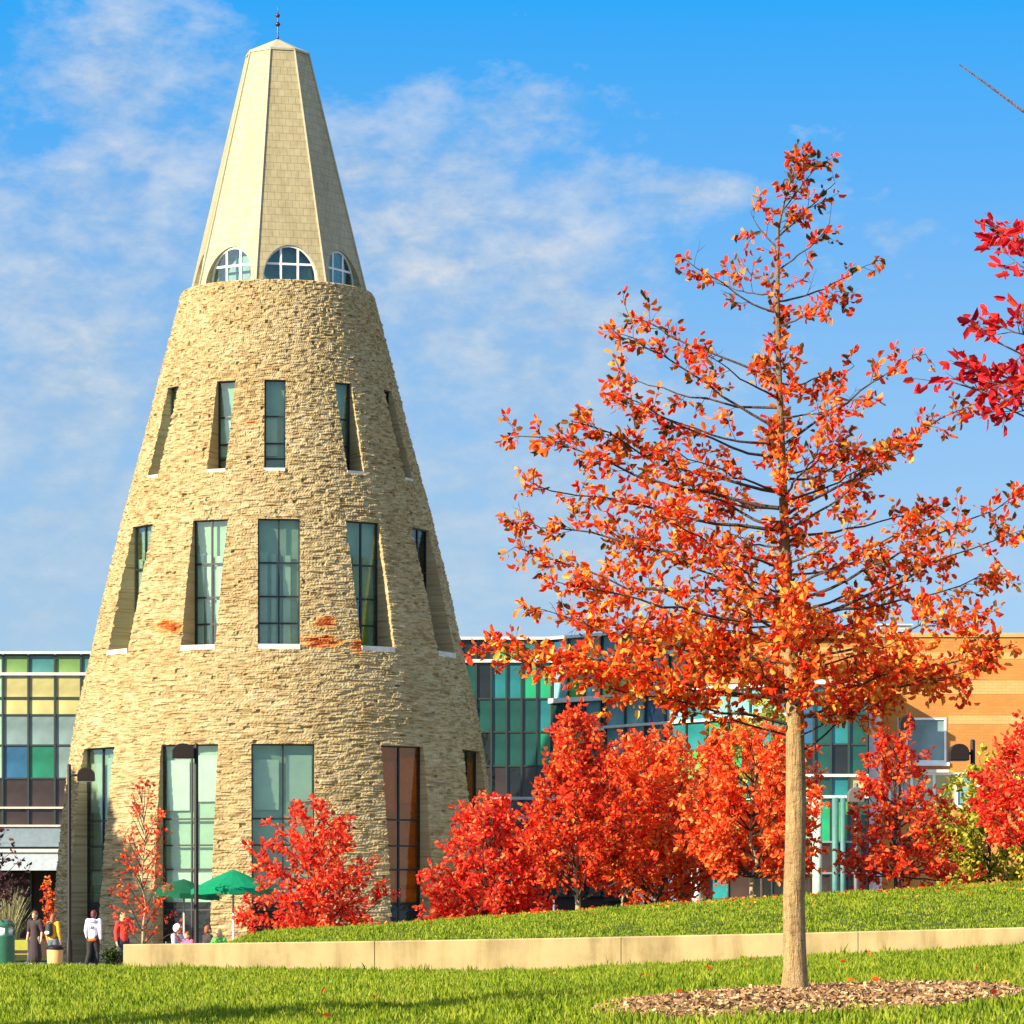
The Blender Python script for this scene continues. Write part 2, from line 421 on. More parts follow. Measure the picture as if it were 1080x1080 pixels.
# ------------------------------------------------------------------ terrain
Y_WALL = 60.0
WX = [-14, -8.1, -6.15, -2.0, .71, 1.65, 4.5, 8.1, 16]
WZ_FOOT = [.74, .79, .76, .70, .71, .77, .92, 1.10, 1.35]
WZ_TOP = [1.10, 1.11, 1.135, 1.19, 1.235, 1.255, 1.315, 1.405, 1.62]
CX = [-14, -7.5, -5.6, -4.3, -.75, 4.5, 10.1, 20]
CZ = [.1, .15, .75, 1.24, 1.52, 1.90, 2.23, 2.6]
WALL_L = -6.15
def sstep(t): t = np.clip(t, 0, 1); return t * t * (3 - 2 * t)
def ground_z(x, y):
    x = np.asarray(x, float); y = np.asarray(y, float)
    near = np.interp(y, [-50, 3, 12, 20, 26, 40], [0, 0, .68, .97, 1.035, 1.0])
    zA = near + .052 * np.clip(x - 1.94, -9, 9) * sstep((y - 6) / 14)
    zW = np.interp(x, WX, WZ_FOOT)
    t = sstep((y - 30) / 28.0)
    front = zA * (1 - t) + zW * t
    zT = np.interp(x, WX, WZ_TOP) - .03 - .75 * (1 - sstep((x + 5.15) / .6))
    zC = np.interp(x, CX, CZ)
    t2 = np.clip((y - 60.3) / 14.7, 0, 1)
    up = zT * (1 - t2) + zC * t2 + .10 * np.sin(math.pi * t2)
    t3 = sstep((y - 76) / 14.0)
    up = up * (1 - t3)
    # left of the wall the lawn simply falls away to the plaza
    leftg = zW * (1 - sstep((y - 61) / 9.0))
    k = sstep((x - (WALL_L - .35)) / .5)
    back = leftg * (1 - k) + up * k
    return np.where(y <= 60.15, front, back)
def gz(x, y): return float(ground_z(x, y))

xs = np.unique(np.concatenate([np.linspace(-14, 16, 161), np.linspace(WALL_L - .4, WALL_L + .2, 7), [-900, -400, -150, -60, -30, -20, 22, 35, 60, 150, 400, 900]]))
ys = np.unique(np.concatenate([np.linspace(4, 60.1, 100), [60.2, 60.3], np.linspace(60.6, 92, 60), [-300, -60, -20, -5, 0, 100, 130, 160, 250, 500, 1200, 3000]]))
gx, gy = np.meshgrid(xs, ys)
gzv = ground_z(gx, gy)
und = .02 * np.sin(gx * 1.7 + gy * .6) * np.sin(gy * .43 + 1.1) * ((gy > 8) & (gy < 58))
gzv = gzv + und
V = np.stack([gx, gy, gzv], -1).reshape(-1, 3)
nx, ny = len(xs), len(ys)
ii, jj = np.meshgrid(np.arange(nx - 1), np.arange(ny - 1))
a = (jj * nx + ii).ravel()
loops = np.stack([a, a + 1, a + nx + 1, a + nx], -1).ravel()
ground = np_mesh('ground', V, 4, loops, M['ground'], smooth=True); tag(ground, kind='structure')

pl = MB().box(-70, 60, 93, 128, -.2, .006).build('plaza', M['plaza']); tag(pl, kind='structure')

# ------------------------------------------------------------------ grass (stuff)
TREE_Y = 26.0
TREE_X = X_of(838, TREE_Y)
MULX, MULY, MULA, MULB = X_of(848, 25.4), 25.4, 1.36, 2.8
def blades(n, y0, y1, h0, h1, w0, marg=1.12, power=1.0):
    u = RNG.random(n)
    y = np.sqrt(y0 ** 2 + u * (y1 ** 2 - y0 ** 2))
    x = (RNG.random(n) - .5) * .27 * y * marg
    d = ((x - MULX) / MULA) ** 2 + ((y - MULY) / MULB) ** 2
    keep = d > 1 + .25 * RNG.standard_normal(n)
    # bare seam under the wall
    keep &= ~((y > 59.95) & (y < 60.32) & (x > WALL_L - .05))
    keep &= ~((y > 60.2) & (x < WALL_L) & (y > 66))
    patch = .5 + .5 * np.sin(x * 2.3 + 2 * np.sin(y * .9)) * np.sin(y * 1.1 + 1.7 * np.sin(x * 1.3)); keep &= RNG.random(n) < .62 + .38 * patch
    x, y = x[keep], y[keep]; n = len(x)
    z = ground_z(x, y) + .02 * np.sin(x * 1.7 + y * .6) * np.sin(y * .43 + 1.1) * ((y > 8) & (y < 58)) - .008
    clump = (.45 + 1.0 * (.5 + .5 * np.sin(x * 5.1 + 1.6 * np.sin(y * 3.1)) * np.sin(y * 2.9 + 1.4 * np.sin(x * 3.3)))) * (.8 + .4 * np.sin(x * 13 + y * 3) * np.sin(y * 9 - x * 4))
    h = (h0 + (h1 - h0) * RNG.random(n)) * clump
    near_wall = np.exp(-np.abs(y - 59.8) / .25) * (y < 60) * (x > WALL_L)
    h = h * (1 + 1.2 * near_wall * RNG.random(n))
    w = w0 * (.7 + .6 * RNG.random(n))
    ang = RNG.random(n) * 2 * math.pi
    lean = .55 * h * RNG.random(n); la = RNG.random(n) * 2 * math.pi
    P = np.stack([x, y, z], -1)
    dx = np.stack([np.cos(ang) * w, np.sin(ang) * w, np.zeros(n)], -1)
    mid = P + np.stack([np.cos(la) * lean * .35, np.sin(la) * lean * .35, h * .6], -1)
    tip = P + np.stack([np.cos(la) * lean, np.sin(la) * lean, h], -1)
    v = np.stack([P - dx, P + dx, mid + dx * .7, tip, mid - dx * .7], 1)
    return v.reshape(-1, 3)
B = [blades(190000, 17, 33, .022, .078, .007), blades(230000, 33, 60.0, .03, .085, .010), blades(200000, 60.3, 80, .025, .075, .012)]
B = np.concatenate(B)
nb = len(B) // 5
base = np.arange(nb) * 5
lp = np.stack([base, base + 1, base + 2, base + 3, base + 4], -1).ravel()
grass = np_mesh('grass', B, 5, lp, M['grass']); tag(grass, kind='stuff')

# mulch ring: soil mound plus chips
def mulch():
    t = thing('mulch_bed', 'brown wood chip mulch ring on the lawn around the tall orange tree trunk', 'mulch', (MULX, MULY, gz(MULX, MULY)))
    n, rings = 64, 8
    v = []; f = []
    for r in range(rings + 1):
        for k in range(n):
            a = 2 * math.pi * k / n; q = r / rings * (1 + .05 * math.sin(5 * a) + .03 * math.sin(9 * a + 1))
            x = MULX + MULA * q * math.cos(a); y = MULY + MULB * q * math.sin(a)
            v.append((x - MULX, y - MULY, gz(x, y) - gz(MULX, MULY) + .035 * (1 - (r / rings) ** 3) + .004))
    for r in range(rings):
        for k in range(n):
            a0 = r * n + k; a1 = r * n + (k + 1) % n
            f.append([a0, a1, a1 + n, a0 + n])
    m = MB(); m.v = [Vector(p) for p in v]; m.f = f
    m.build('soil', M['mulch_base'], t, True)
    N = 15000
    rr = np.sqrt(RNG.random(N)) * 1.03; aa = RNG.random(N) * 2 * math.pi
    x = MULX + MULA * rr * np.cos(aa); y = MULY + MULB * rr * np.sin(aa)
    z = ground_z(x, y) + .035 * (1 - np.clip(rr, 0, 1) ** 3) + .012 + .02 * RNG.random(N)
    c = np.stack([x - MULX, y - MULY, z - gz(MULX, MULY)], -1)
    d1 = RNG.standard_normal((N, 3)); d1[:, 2] *= .35; d1 /= np.linalg.norm(d1, axis=1)[:, None]
    d2 = np.cross(d1, RNG.standard_normal((N, 3))); d2 /= np.linalg.norm(d2, axis=1)[:, None]
    L = (.010 + .022 * RNG.random(N))[:, None]; W = (.004 + .007 * RNG.random(N))[:, None]
    q = np.stack([c - d1 * L - d2 * W, c + d1 * L - d2 * W, c + d1 * L + d2 * W, c - d1 * L + d2 * W], 1).reshape(-1, 3)
    o = np_mesh('wood_chips', q, 4, np.arange(N * 4), M['chips'], t); tag(o, kind='stuff')
mulch()

# ------------------------------------------------------------------ low retaining wall (segments of one wall)
def low_wall():
    t = thing('retaining_wall', 'low tan concrete retaining wall running across the lawn', 'low wall', (0, Y_WALL, 0))
    joints = [WALL_L, X_of(395, 60), X_of(655, 60), X_of(905, 60), 9.8, 14.0]
    for i in range(len(joints) - 1):
        x0, x1 = joints[i] + (.006 if i else 0), joints[i + 1] - .006
        n = 14; m = MB()
        for k in range(n + 1):
            x = x0 + (x1 - x0) * k / n
            zt = float(np.interp(x, WX, WZ_TOP)); zb = float(np.interp(x, WX, WZ_FOOT)) - .3
            c = .018
            for (y, z) in ((-.0, zb), (0, zt - c), (c, zt), (.30 - c, zt), (.30, zt - c), (.30, zb)):
                m.v.append(Vector((x, y, z)))
        for k in range(n):
            for j in range(5):
                a0 = k * 6 + j
                m.f.append([a0, a0 + 6, a0 + 7, a0 + 1])
        m.f.append([0, 1, 2, 3, 4, 5]); e = n * 6; m.f.append([e + 5, e + 4, e + 3, e + 2, e + 1, e])
        fix_normals(m.build('wall_panel', M['concrete'], t))
low_wall()

# ------------------------------------------------------------------ cone tower
TX, TY = X_of(293, 130.0), 130.0
PZ = [0, 1.76, 3.71, 6.54, 8.26, 10.47, 12.8, 15.1, 18.0, 20.94, 22.86]
PR = [7.72, 7.62, 7.46, 7.15, 6.89, 6.37, 5.86, 5.30, 4.52, 3.78, 3.27]
def tower_r(z): return np.interp(z, PZ, PR)

tower = thing('cone_tower', 'tall cone shaped limestone tower with a cream shingled eight sided top', 'tower', (TX, TY, 0))

def tower_shell():
    phis = np.concatenate([np.linspace(-105, 105, 560), np.linspace(110, 250, 29)])   # degrees, 0 faces the lawn
    zt = 22.86
    zs = np.linspace(0, zt, 660)
    nph, nz = len(phis), len(zs)
    rows = []; z = 0
    while z < zt: h = .055 + .07 * random.random(); rows.append((z, h)); z += h
    edges = np.array([q[0] for q in rows])
    rid = np.clip(np.searchsorted(edges, zs, side='right') - 1, 0, len(rows) - 1)
    P = np.radians(phis)
    disp = np.zeros((nz, nph)); tone = np.zeros((nz, nph))
    arc = P * 6.0
    for i in range(len(rows)):
        sel = np.where(rid == i)[0]
        if len(sel) == 0: continue
        cuts = [-20.0]
        while cuts[-1] < 30: cuts.append(cuts[-1] + .10 + .32 * random.random() ** 1.6)
        cuts = np.array(cuts); off = (RNG.random(len(cuts)) - .5) * .044
        tall = (RNG.random(len(cuts)) < .08) & (np.diff(cuts, append=cuts[-1] + .3) < .20); off[tall] -= .06
        k = np.searchsorted(cuts, arc, side='right') - 1
        tn = np.clip(RNG.standard_normal(len(cuts)) * .5, -1, 1); tone[sel, :] = tn[k][None, :]
        disp[sel, :] = off[k][None, :] + (random.random() - .5) * .014
    nzv = RNG.standard_normal(disp.shape)
    streak = sum(np.roll(nzv, q, 1) for q in range(-3, 4)) / math.sqrt(7)
    disp += streak * .012 + nzv * .006
    # soft top lip
    Rz = tower_r(zs)[:, None] + disp
    Rz[-1] -= .05
    X = Rz * np.sin(P)[None, :]; Y = -Rz * np.cos(P)[None, :]; Z = np.repeat(zs[:, None], nph, 1)
    V = np.stack([X, Y, Z], -1).reshape(-1, 3)
    i, j = np.meshgrid(np.arange(nph), np.arange(nz - 1))
    i2 = (i + 1) % nph
    q = np.stack([j * nph + i, j * nph + i2, (j + 1) * nph + i2, (j + 1) * nph + i], -1).reshape(-1, 4)
    me = bpy.data.meshes.new('wall')
    faces = q.tolist()
    faces.append(list(range(nph))[::-1]); faces.append([(nz - 1) * nph + k for k in range(nph)])
    me.from_pydata(V.tolist(), [], faces); me.update()
    at_ = me.attributes.new('stone_tone', 'FLOAT', 'POINT'); at_.data.foreach_set('value', tone.ravel().astype(np.float32))
    return me

# (azimuth, width, z0, z1, kind)
WIN = []
for az, w in ((-57, .66), (-24, .68), (-1, .70), (34.4, .66), (70, .62)): WIN.append((az, w, 16.25, 19.36, 'slit'))
for az, w in ((-56.5, 1.3), (-24, 1.24), (.6, 1.38), (34.2, 1.30), (70, 1.35)): WIN.append((az, w, 10.28, 14.62, 'tall'))
for az, w in ((-58, 2.1), (-24, 2.05), (1.6, 2.05), (38.5, 1.75), (76, 1.9)): WIN.append((az, w, -.5, 7.15, 'ground'))

def radial(az):   # local frame: x lateral, -y outward, placed at tower axis
    return Matrix.Rotation(R(az), 4, 'Z')

def glass_r(kind, az, z1):
    return float(tower_r(z1)) - {'slit': .16, 'tall': .16, 'ground': .26}[kind]

def cut_with(me, cutter_mbs, solver='EXACT'):
    o = link_mesh('tower_raw', me, None)
    mods = []
    for i, c in enumerate(cutter_mbs):
        co = fix_normals(c.build('cut', None))
        mods.append(co)
        m = o.modifiers.new('b%d' % i, 'BOOLEAN'); m.object = co; m.operation = 'DIFFERENCE'; m.solver = solver
    res = evaluated(o, 'wall')
    for co in mods: bpy.data.objects.remove(co)
    return res

cutters = []
WIN = [(az + (3.3 if az < 20 else (.6 if az < 50 else -3.5)), w, z0, z1, kind) for (az, w, z0, z1, kind) in WIN]
for az, w, z0, z1, kind in WIN:
    rg = glass_r(kind, az, z1)
    cutters.append(MB().box(-w / 2, w / 2, -9.5, -(rg - 1.1), z0, z1, radial(az)))
shell = cut_with(tower_shell(), cutters)
link_mesh('wall', shell, M['stone'], tower, False)

def tower_window(az, w, z0, z1, kind):
    rg = glass_r(kind, az, z1)
    zb = {'slit': z0 + .10, 'tall': z0 + .16, 'ground': .02}[kind]
    mt = radial(az)
    fr = MB(); b = .045
    y0, y1 = -(rg + .04), -(rg - .04)
    fr.box(-w / 2 + .002, -w / 2 + b, y0, y1, zb, z1 - .002, mt); fr.box(w / 2 - b, w / 2 - .002, y0, y1, zb, z1 - .002, mt)
    fr.box(-w / 2 + b, w / 2 - b, y0, y1, z1 - b, z1 - .002, mt); fr.box(-w / 2 + b, w / 2 - b, y0, y1, zb, zb + b, mt)
    H = z1 - zb
    mull = {'slit': [0.0] if False else [], 'tall': [.0], 'ground': [.0]}[kind]
    if kind == 'slit': bars = [.60, .30, .13]
    elif kind == 'tall': bars = [.655, .39, .18]
    else: bars = [.66, .54, .43, .245]
    for u in mull: fr.box(u - .028, u + .028, y0 + .003, y1 - .003, zb + b, z1 - b, mt)
    for q in bars: fr.box(-w / 2 + b, w / 2 - b, y0 + .008, y1 - .008, zb + H * q - .028, zb + H * q + .028, mt)
    wd = fr.build('window', M['dark_frame'], tower)
    amber = kind == 'ground' and az > 30
    gl = M['glass_amber'] if amber else (M['glass_dark'] if az > 60 else M['glass_teal'])
    MB().box(-w / 2 + b, w / 2 - b, -(rg + .006), -(rg - .006), zb + b, z1 - b, mt).build('pane', gl, wd)
    # room face behind the glass
    bk = M['curtain_amber'] if amber else M['room']
    MB().box(-w / 2 + .004, w / 2 - .004, -(rg - .20), -(rg - .24), zb, z1 - .004, mt).build('room_back', bk, wd)
    bl = MB()
    yb0, yb1 = -(rg - .07), -(rg - .09)
    if kind == 'tall':
        top = zb + H * .74
        for k, (u0, u1) in enumerate(((-.45, -.27), (-.18, -.06), (.10, .28))):
            MB().box(u0 * w, u1 * w, yb0, yb1, zb + .06, top - .05 * k, mt).build('blind', M['curtain_olive'] if az > 20 else M['blind'], wd)
    elif kind == 'slit':
        bl.box(-.46 * w, .1 * w, yb0, yb1, zb + .5, zb + H * .62, mt); bl.build('blind', M['blind'], wd)
    else:
        bk_ = M['curtain_amber'] if amber else M['blind']
        for (u0, u1, q, za_, zb2) in ((.06, .46, 0, zb + H * .74, z1 - .35), (-.46, -.06, 0, zb + H * .70, z1 - .5), (-.46, .46, .03, zb + H * .36, zb + H * .43), (.1, .46, 0, zb + H * .12, zb + H * .34)):
            MB().box(u0 * w, u1 * w, yb0 + q, yb1 + q, za_, zb2, mt).build('blind', bk_, wd)
        # dark glazed doors at the foot
        for (u0, u1) in ((-w / 2 + b, -.03), (.03, w / 2 - b)):
            MB().box(u0, u1, -(rg + .012), -(rg + .008), zb + b, zb + 2.0, mt).build('door', M['pane_black'], wd)
    if kind != 'ground':
        ro = float(tower_r(z0))
        MB().box(-w / 2 + .003, w / 2 - .003, -(ro - .02), -(rg - .05), z0 - .02, zb - .004, mt).build('sill', M['sill'], wd)
for q in WIN: tower_window(*q)

# eight sided shingled top
ROT = 12.4
RB, RT, ZB, ZT = 3.10, 1.08, 22.83, 31.08
def octo(r, z, k): a = R(ROT + 22.5 + 45 * k); return Vector((r * math.sin(a), -r * math.cos(a), z))
def spire():
    m = MB()
    for k in range(8): m.v.append(octo(RB, ZB, k))
    for k in range(8): m.v.append(octo(RT, ZT, k))
    for k in range(8): m.f.append([k, (k + 1) % 8, 8 + (k + 1) % 8, 8 + k])
    m.f.append(list(range(8))[::-1]); m.f.append([8 + k for k in range(8)])
    me = bpy.data.meshes.new('roof'); me.from_pydata([tuple(p) for p in m.v], [], m.f); me.update()
    c8 = math.cos(R(22.5))
    cut = []
    for k in range(8):
        az = ROT + 45 * k; mt = radial(az)
        prof = [(-.94, 22.89)] + [(-.94 * math.cos(math.pi * i / 20), 22.89 + 1.23 * math.sin(math.pi * i / 20)) for i in range(21)][1:-1] + [(.94, 22.89)]
        apo = (RB + (RT - RB) * (24.10 - ZB) / (ZT - ZB)) * c8 - .03
        cut.append(MB().prism(prof, -4.5, -(apo - .5), mt))
    res = cut_with(me, cut)
    # UVs from slope position so the courses run level on every face
    bm = bmesh.new(); bm.from_mesh(res); uvl = bm.loops.layers.uv.new('UVMap')
    for f in bm.faces:
        n = f.normal; a = math.atan2(n.x, -n.y)
        for l in f.loops:
            p = l.vert.co
            l[uvl].uv = (p.x * math.cos(a) + p.y * math.sin(a) + 50, p.z * 1.03)
    bm.to_mesh(res); bm.free()
    rf = link_mesh('roof', res, M['shingle'], tower)
    # hip trims
    tr = MB()
    for k in range(8): tr.tube([octo(RB + .01, ZB, k), octo(RT + .01, ZT, k)], .035, 5)
    tr.build('hip_trim', M['cream_trim'], rf)
    # cap
    cp = MB()
    for (r, z) in ((RT + .05, ZT - .05), (RT + .05, ZT + .02)):
        for k in range(8): cp.v.append(octo(r, z, k))
    cp.v.append(Vector((0, 0, ZT + .55)))
    for k in range(8): j = (k + 1) % 8; cp.f.append([k, j, 8 + j, 8 + k]); cp.f.append([8 + k, 8 + j, 16])
    cp.f.append(list(range(8))[::-1])
    cap = cp.build('cap', M['cream_trim'], rf)
    fi = MB(); zf = ZT + .5
    fi.lathe([(.05, 0), (.04, .1), (.022, .15), (.018, .95), (.01, 1.15), (.001, 1.2)], 10, (0, 0, zf))
    fi.ball((0, 0, zf + .55), .085); fi.ball((0, 0, zf + .85), .075)
    fi.build('finial', plain('purple_bronze', (.06, .03, .09), .3, .6), rf, True)
    # arched windows
    for k in range(8):
        az = ROT + 45 * k; mt = radial(az)
        apo = (RB + (RT - RB) * (24.10 - ZB) / (ZT - ZB)) * c8 - .03
        N = 20; w = .935; h = 1.22; z0 = 22.895
        fr = MB(); outer = [(w * math.cos(math.pi * i / N), h * math.sin(math.pi * i / N)) for i in range(N + 1)]
        inner = [((w - .06) * math.cos(math.pi * i / N), .06 + (h - .12) * math.sin(math.pi * i / N)) for i in range(N + 1)]
        b0 = len(fr.v)
        for yy in (-(apo - .02), -(apo - .10)):
            for ring in (outer, inner):
                for (x, z) in ring: fr.v.append(mt @ Vector((x, yy, z0 + z)))
        n1 = N + 1
        def idx(layer, ring, i): return layer * 2 * n1 + ring * n1 + i
        for i in range(N):
            fr.f.append([idx(0, 0, i), idx(0, 0, i + 1), idx(0, 1, i + 1), idx(0, 1, i)])
            fr.f.append([idx(1, 0, i), idx(1, 1, i), idx(1, 1, i + 1), idx(1, 0, i + 1)])
            fr.f.append([idx(0, 1, i), idx(0, 1, i + 1), idx(1, 1, i + 1), idx(1, 1, i)])
        fr.box(-w, w, -(apo - .023), -(apo - .097), z0, z0 + .06, mt)
        for u in (-.29, .29):
            zt = h * math.sqrt(1 - (u / w) ** 2) - .03
            fr.box(u - .035, u + .035, -(apo - .026), -(apo - .09), z0 + .058, z0 + zt, mt)
        ux = w * math.sqrt(1 - (.60 / h) ** 2) - .02
        fr.box(-ux, ux, -(apo - .029), -(apo - .087), z0 + .56, z0 + .63, mt)
        wd = fr.build('window', M['white_paint'], tower)
        gp = [(x, z0 + z) for (x, z) in inner]
        MB().prism(gp, -(apo - .052), -(apo - .062), mt).build('pane', M['glass_teal'], wd)
        MB().prism([(x * .99, z) for (x, z) in gp], -(apo - .42), -(apo - .45), mt).build('room_back', M['fascia'], wd)
spire()

# ------------------------------------------------------------------ curtain wall buildings
def facade_frame(P0, P1):
    d = Vector((P1[0] - P0[0], P1[1] - P0[1], 0)); L = d.length; d.normalize()
    n = Vector((d.y, -d.x, 0))       # outward, toward the camera for left-to-right walls
    mt = Matrix(((d.x, -n.x, 0, P0[0]), (d.y, -n.y, 0, P0[1]), (0, 0, 1, 0), (0, 0, 0, 1)))
    return mt, L                      # local x along wall, local -y outward, z up

def curtain(root, P0, P1, cols, zs, colours, bands=(), depth=.08, mull=.035, frame='mullion', pick=None):
    """cols: local x positions of mullions; zs: heights of rails (descending ok); colours[row][col] material keys"""
    mt, L = facade_frame(P0, P1)
    fm = MB()
    zs = sorted(zs)
    for x in cols: fm.box(x - mull, x + mull, -.10, .02, zs[0], zs[-1], mt)
    for z in zs:
        for i in range(len(cols) - 1): fm.box(cols[i] + mull, cols[i + 1] - mull, -.07, .015, z - .03, z + .03, mt)
    fm.build('mullion_grid', M[frame], root)
    for r in range(len(zs) - 1):
        for c in range(len(cols) - 1):
            key = pick(r, c)
            if key is None: continue
            t = mt @ Matrix.Translation(((cols[c] + cols[c + 1]) / 2, 0, (zs[r] + zs[r + 1]) / 2)) @ Matrix.Rotation(R(random.uniform(-.5, .5)), 4, 'Z') @ Matrix.Rotation(R(random.uniform(-.5, .5)), 4, 'X')
            w = (cols[c + 1] - cols[c]) / 2 - mull + .002; h = (zs[r + 1] - zs[r]) / 2 - .028
            o = MB().box(-w, w, -.02, .004, -h, h).build('pane', M[key], root)
            o.matrix_local = t
    for (z0, z1, proud, key, nm) in bands:
        MB().box(cols[0] - .05, cols[-1] + .05, -proud, .03, z0, z1, mt).build(nm, M[key], root)
    return mt, L

# left building -----------------------------------------------------
YL = 141.0
sl = F / YL
xl = lambda p: X_of(p, YL)
zl = lambda p: Z_of(p, YL)
left = thing('glass_building', 'glass building left of the tower with green and cream window panels', 'building', (0, 0, 0))
P0 = (xl(-160), YL); P1 = (xl(112), YL)
colpx = [-160, -133, -105, -78, -51, -24, 3, 30, 58, 85.5, 112]
cols = [xl(p) - P0[0] for p in colpx]
rows = [zl(p) for p in (871, 852, 821, 786, 754, 711, 691)]
tab = [['pane_brown'] * 10,
       ['pane_brown'] * 10,
       ['pane_grey', 'pane_teal', 'pane_grey', 'pane_green', 'pane_grey', 'pane_mint', 'pane_blue', 'pane_jade', 'pane_grey', 'pane_grey'],
       ['pane_grey', 'pane_grey', 'pane_sky', 'pane_grey', 'pane_grey', 'pane_mint', 'pane_grey', 'pane_grey', 'pane_grey', 'pane_grey'],
       ['pane_cream'] * 5 + ['pane_mint', 'pane_cream', 'pane_cream', 'pane_cream', 'pane_cream'],
       ['pane_sea', 'pane_moss', 'pane_sea', 'pane_moss', 'pane_moss', 'pane_mint', 'pane_moss', 'pane_sea', 'pane_moss', 'pane_sea']]
curtain(left, P0, P1, cols, rows, None, bands=[
    (zl(690), zl(687.5), .25, 'pale_metal', 'coping'), (zl(712.5), zl(709.5), .16, 'pale_metal', 'rail'),
    (zl(853), zl(851), .16, 'pale_metal', 'rail'), (zl(872), zl(870), .18, 'pale_metal', 'rail'),
    (zl(893), zl(872.2), .10, 'fascia', 'fascia'), (zl(899), zl(895.5), .22, 'pale_metal', 'rail'), (zl(895.4), zl(893.2), .05, 'pane_black', 'fascia_gap'),
    (zl(918), zl(899.2), .14, 'fascia_pale', 'canopy_fascia')], pick=lambda r, c: tab[r][c])
mtL, LL = facade_frame(P0, P1)
MB().box(0, LL, .035, 14, zl(918), zl(690.5), mtL).build('wall', M['dark_interior'], left)
MB().box(0, LL, 3.0, 14, -.1, zl(918) - .01, mtL).build('entrance_wall', M['dark_interior'], left)
sm = MB()
for p in (-140, -60, 22): sm.box(xl(p) - P0[0] - .04, xl(p) - P0[0] + .04, 2.9, 2.98, 0, zl(920), mtL)
sm.build('entrance_mullion', M['mullion'], left)
# window blinds' lower pane line (cream blinds hang in the upper windows)
bl = MB()
for c in range(len(cols) - 1): bl.box(cols[c] + .06, cols[c + 1] - .06, -.045, -.03, zl(738), zl(735), mtL)
bl.build('blind_hem', M['mullion'], left)

# right glass building ------------------------------------------------
right = thing('glass_building', 'green glass building between the stone tower and the orange brick wall', 'building', (0, 0, 0))
YA = 143.0
xa = lambda p: X_of(p, YA); za = lambda p: Z_of(p, YA)
A0 = (xa(470), YA); A1 = (xa(583), YA)
colsA = [xa(p) - A0[0] for p in (470, 486, 502, 518, 534, 550, 566, 583)]
rowsA = [za(p) for p in (945, 905, 862, 842, 808, 772, 737, 697, 675)]
keysA = ['pane_black', 'pane_black', 'pane_deep', 'pane_brown', 'pane_deep', 'pane_emerald', 'pane_deep', 'pane_teal']
def pickA(r, c):
    random.seed(r * 31 + c * 7)
    if r < 4: return random.choice(['pane_black', 'pane_brown', 'pane_black', 'pane_deep'])
    if c < 3: return random.choice(['pane_black', 'pane_deep'])  # left columns only dark panes: the tower's shadow put into their colour
    return random.choice(['pane_deep', 'pane_emerald', 'pane_green', 'pane_deep', 'pane_teal'])
bandsA = [(za(675), za(672), .22, 'pale_metal', 'coping'), (za(699), za(695.5), .16, 'pale_metal', 'rail'), (za(843.5), za(840.5), .16, 'pale_metal', 'rail'), (za(863.5), za(860.5), .16, 'pale_metal', 'rail')]
curtain(right, A0, A1, colsA, rowsA, None, bandsA, pick=pickA)
B0 = A1; B1 = (X_of(744, 137.0), 137.0)
zA = lambda p, Y: Z_of(p, Y)
mtB, LB = facade_frame(B0, B1)
nB = 9
colsB = [LB * i / nB for i in range(nB + 1)]
rowsB = [za(p) for p in (945, 905, 862, 842, 808, 772, 740, 697, 675)]
def pickB(r, c):
    random.seed(r * 17 + c * 5 + 3)
    if r < 2: return random.choice(['pane_black', 'pane_deep', 'pane_brown', 'pane_deep'])
    if r < 4: return random.choice(['pane_deep', 'pane_brown', 'pane_deep'])
    if r == 4: return random.choice(['pane_green', 'pane_emerald', 'pane_lime', 'pane_teal'])
    if r == 5: return random.choice(['pane_sky', 'pane_teal', 'pane_sky', 'pane_deep'])
    if r == 6: return random.choice(['pane_emerald', 'pane_lime', 'pane_sky', 'pane_green'])
    return random.choice(['pane_teal', 'pane_blue', 'pane_emerald', 'pane_green'])
curtain(right, B0, B1, colsB, rowsB, None, [(za(675), za(672), .22, 'pale_metal', 'coping'), (za(699), za(695.5), .16, 'pale_metal', 'rail'),
        (za(742), za(737), .20, 'pale_metal', 'rail'), (za(773.5), za(770.5), .16, 'pale_metal', 'rail'), (za(843.5), za(840.5), .16, 'pale_metal', 'rail'), (za(863.5), za(860.5), .16, 'pale_metal', 'rail')], pick=pickB)
mtA, LA = facade_frame(A0, A1)
MB().box(0, LA, .04, 12, -.1, za(675), mtA).build('wall', M['dark_interior'], right)
MB().box(.05, LB, .04, 3.5, -.1, za(675) - .01, mtB).build('wall', M['dark_interior'], right)
# lower wing angled toward the lawn
C0 = (X_of(640, 136.0), 136.0); C1 = (X_of(840, 127.0), 127.0)
mtC, LC = facade_frame(C0, C1); nC = 9
colsC = [LC * i / nC for i in range(nC + 1)]
zc = lambda p: Z_of(p, 127.0)
rowsC = [zc(p) for p in (948, 921, 888, 840, 818, 785, 753, 722)]
def pickC(r, c):
    random.seed(r * 13 + c * 3 + 8)
    if r < 2: return random.choice(['pane_black', 'pane_brown', 'pane_teal', 'pane_deep'])
    if r < 4: return random.choice(['pane_deep', 'pane_green', 'pane_emerald', 'pane_teal'])
    if r == 4: return random.choice(['pane_green', 'pane_emerald', 'pane_lime', 'pane_teal'])
    if r == 5: return random.choice(['pane_green', 'pane_teal', 'pane_sky', 'pane_emerald'])
    return random.choice(['pane_sky', 'pane_sky', 'pane_teal', 'pane_blue'])
curtain(right, C0, C1, colsC, rowsC, None, [(zc(722), zc(717), .22, 'pale_metal', 'coping'), (zc(754.5), zc(751.5), .16, 'pale_metal', 'rail'), (zc(841.5), zc(838.5), .16, 'pale_metal', 'rail')], pick=pickC)
MB().box(0, LC, .04, 3, -.1, zc(722), mtC).build('wall', M['dark_interior'], right)
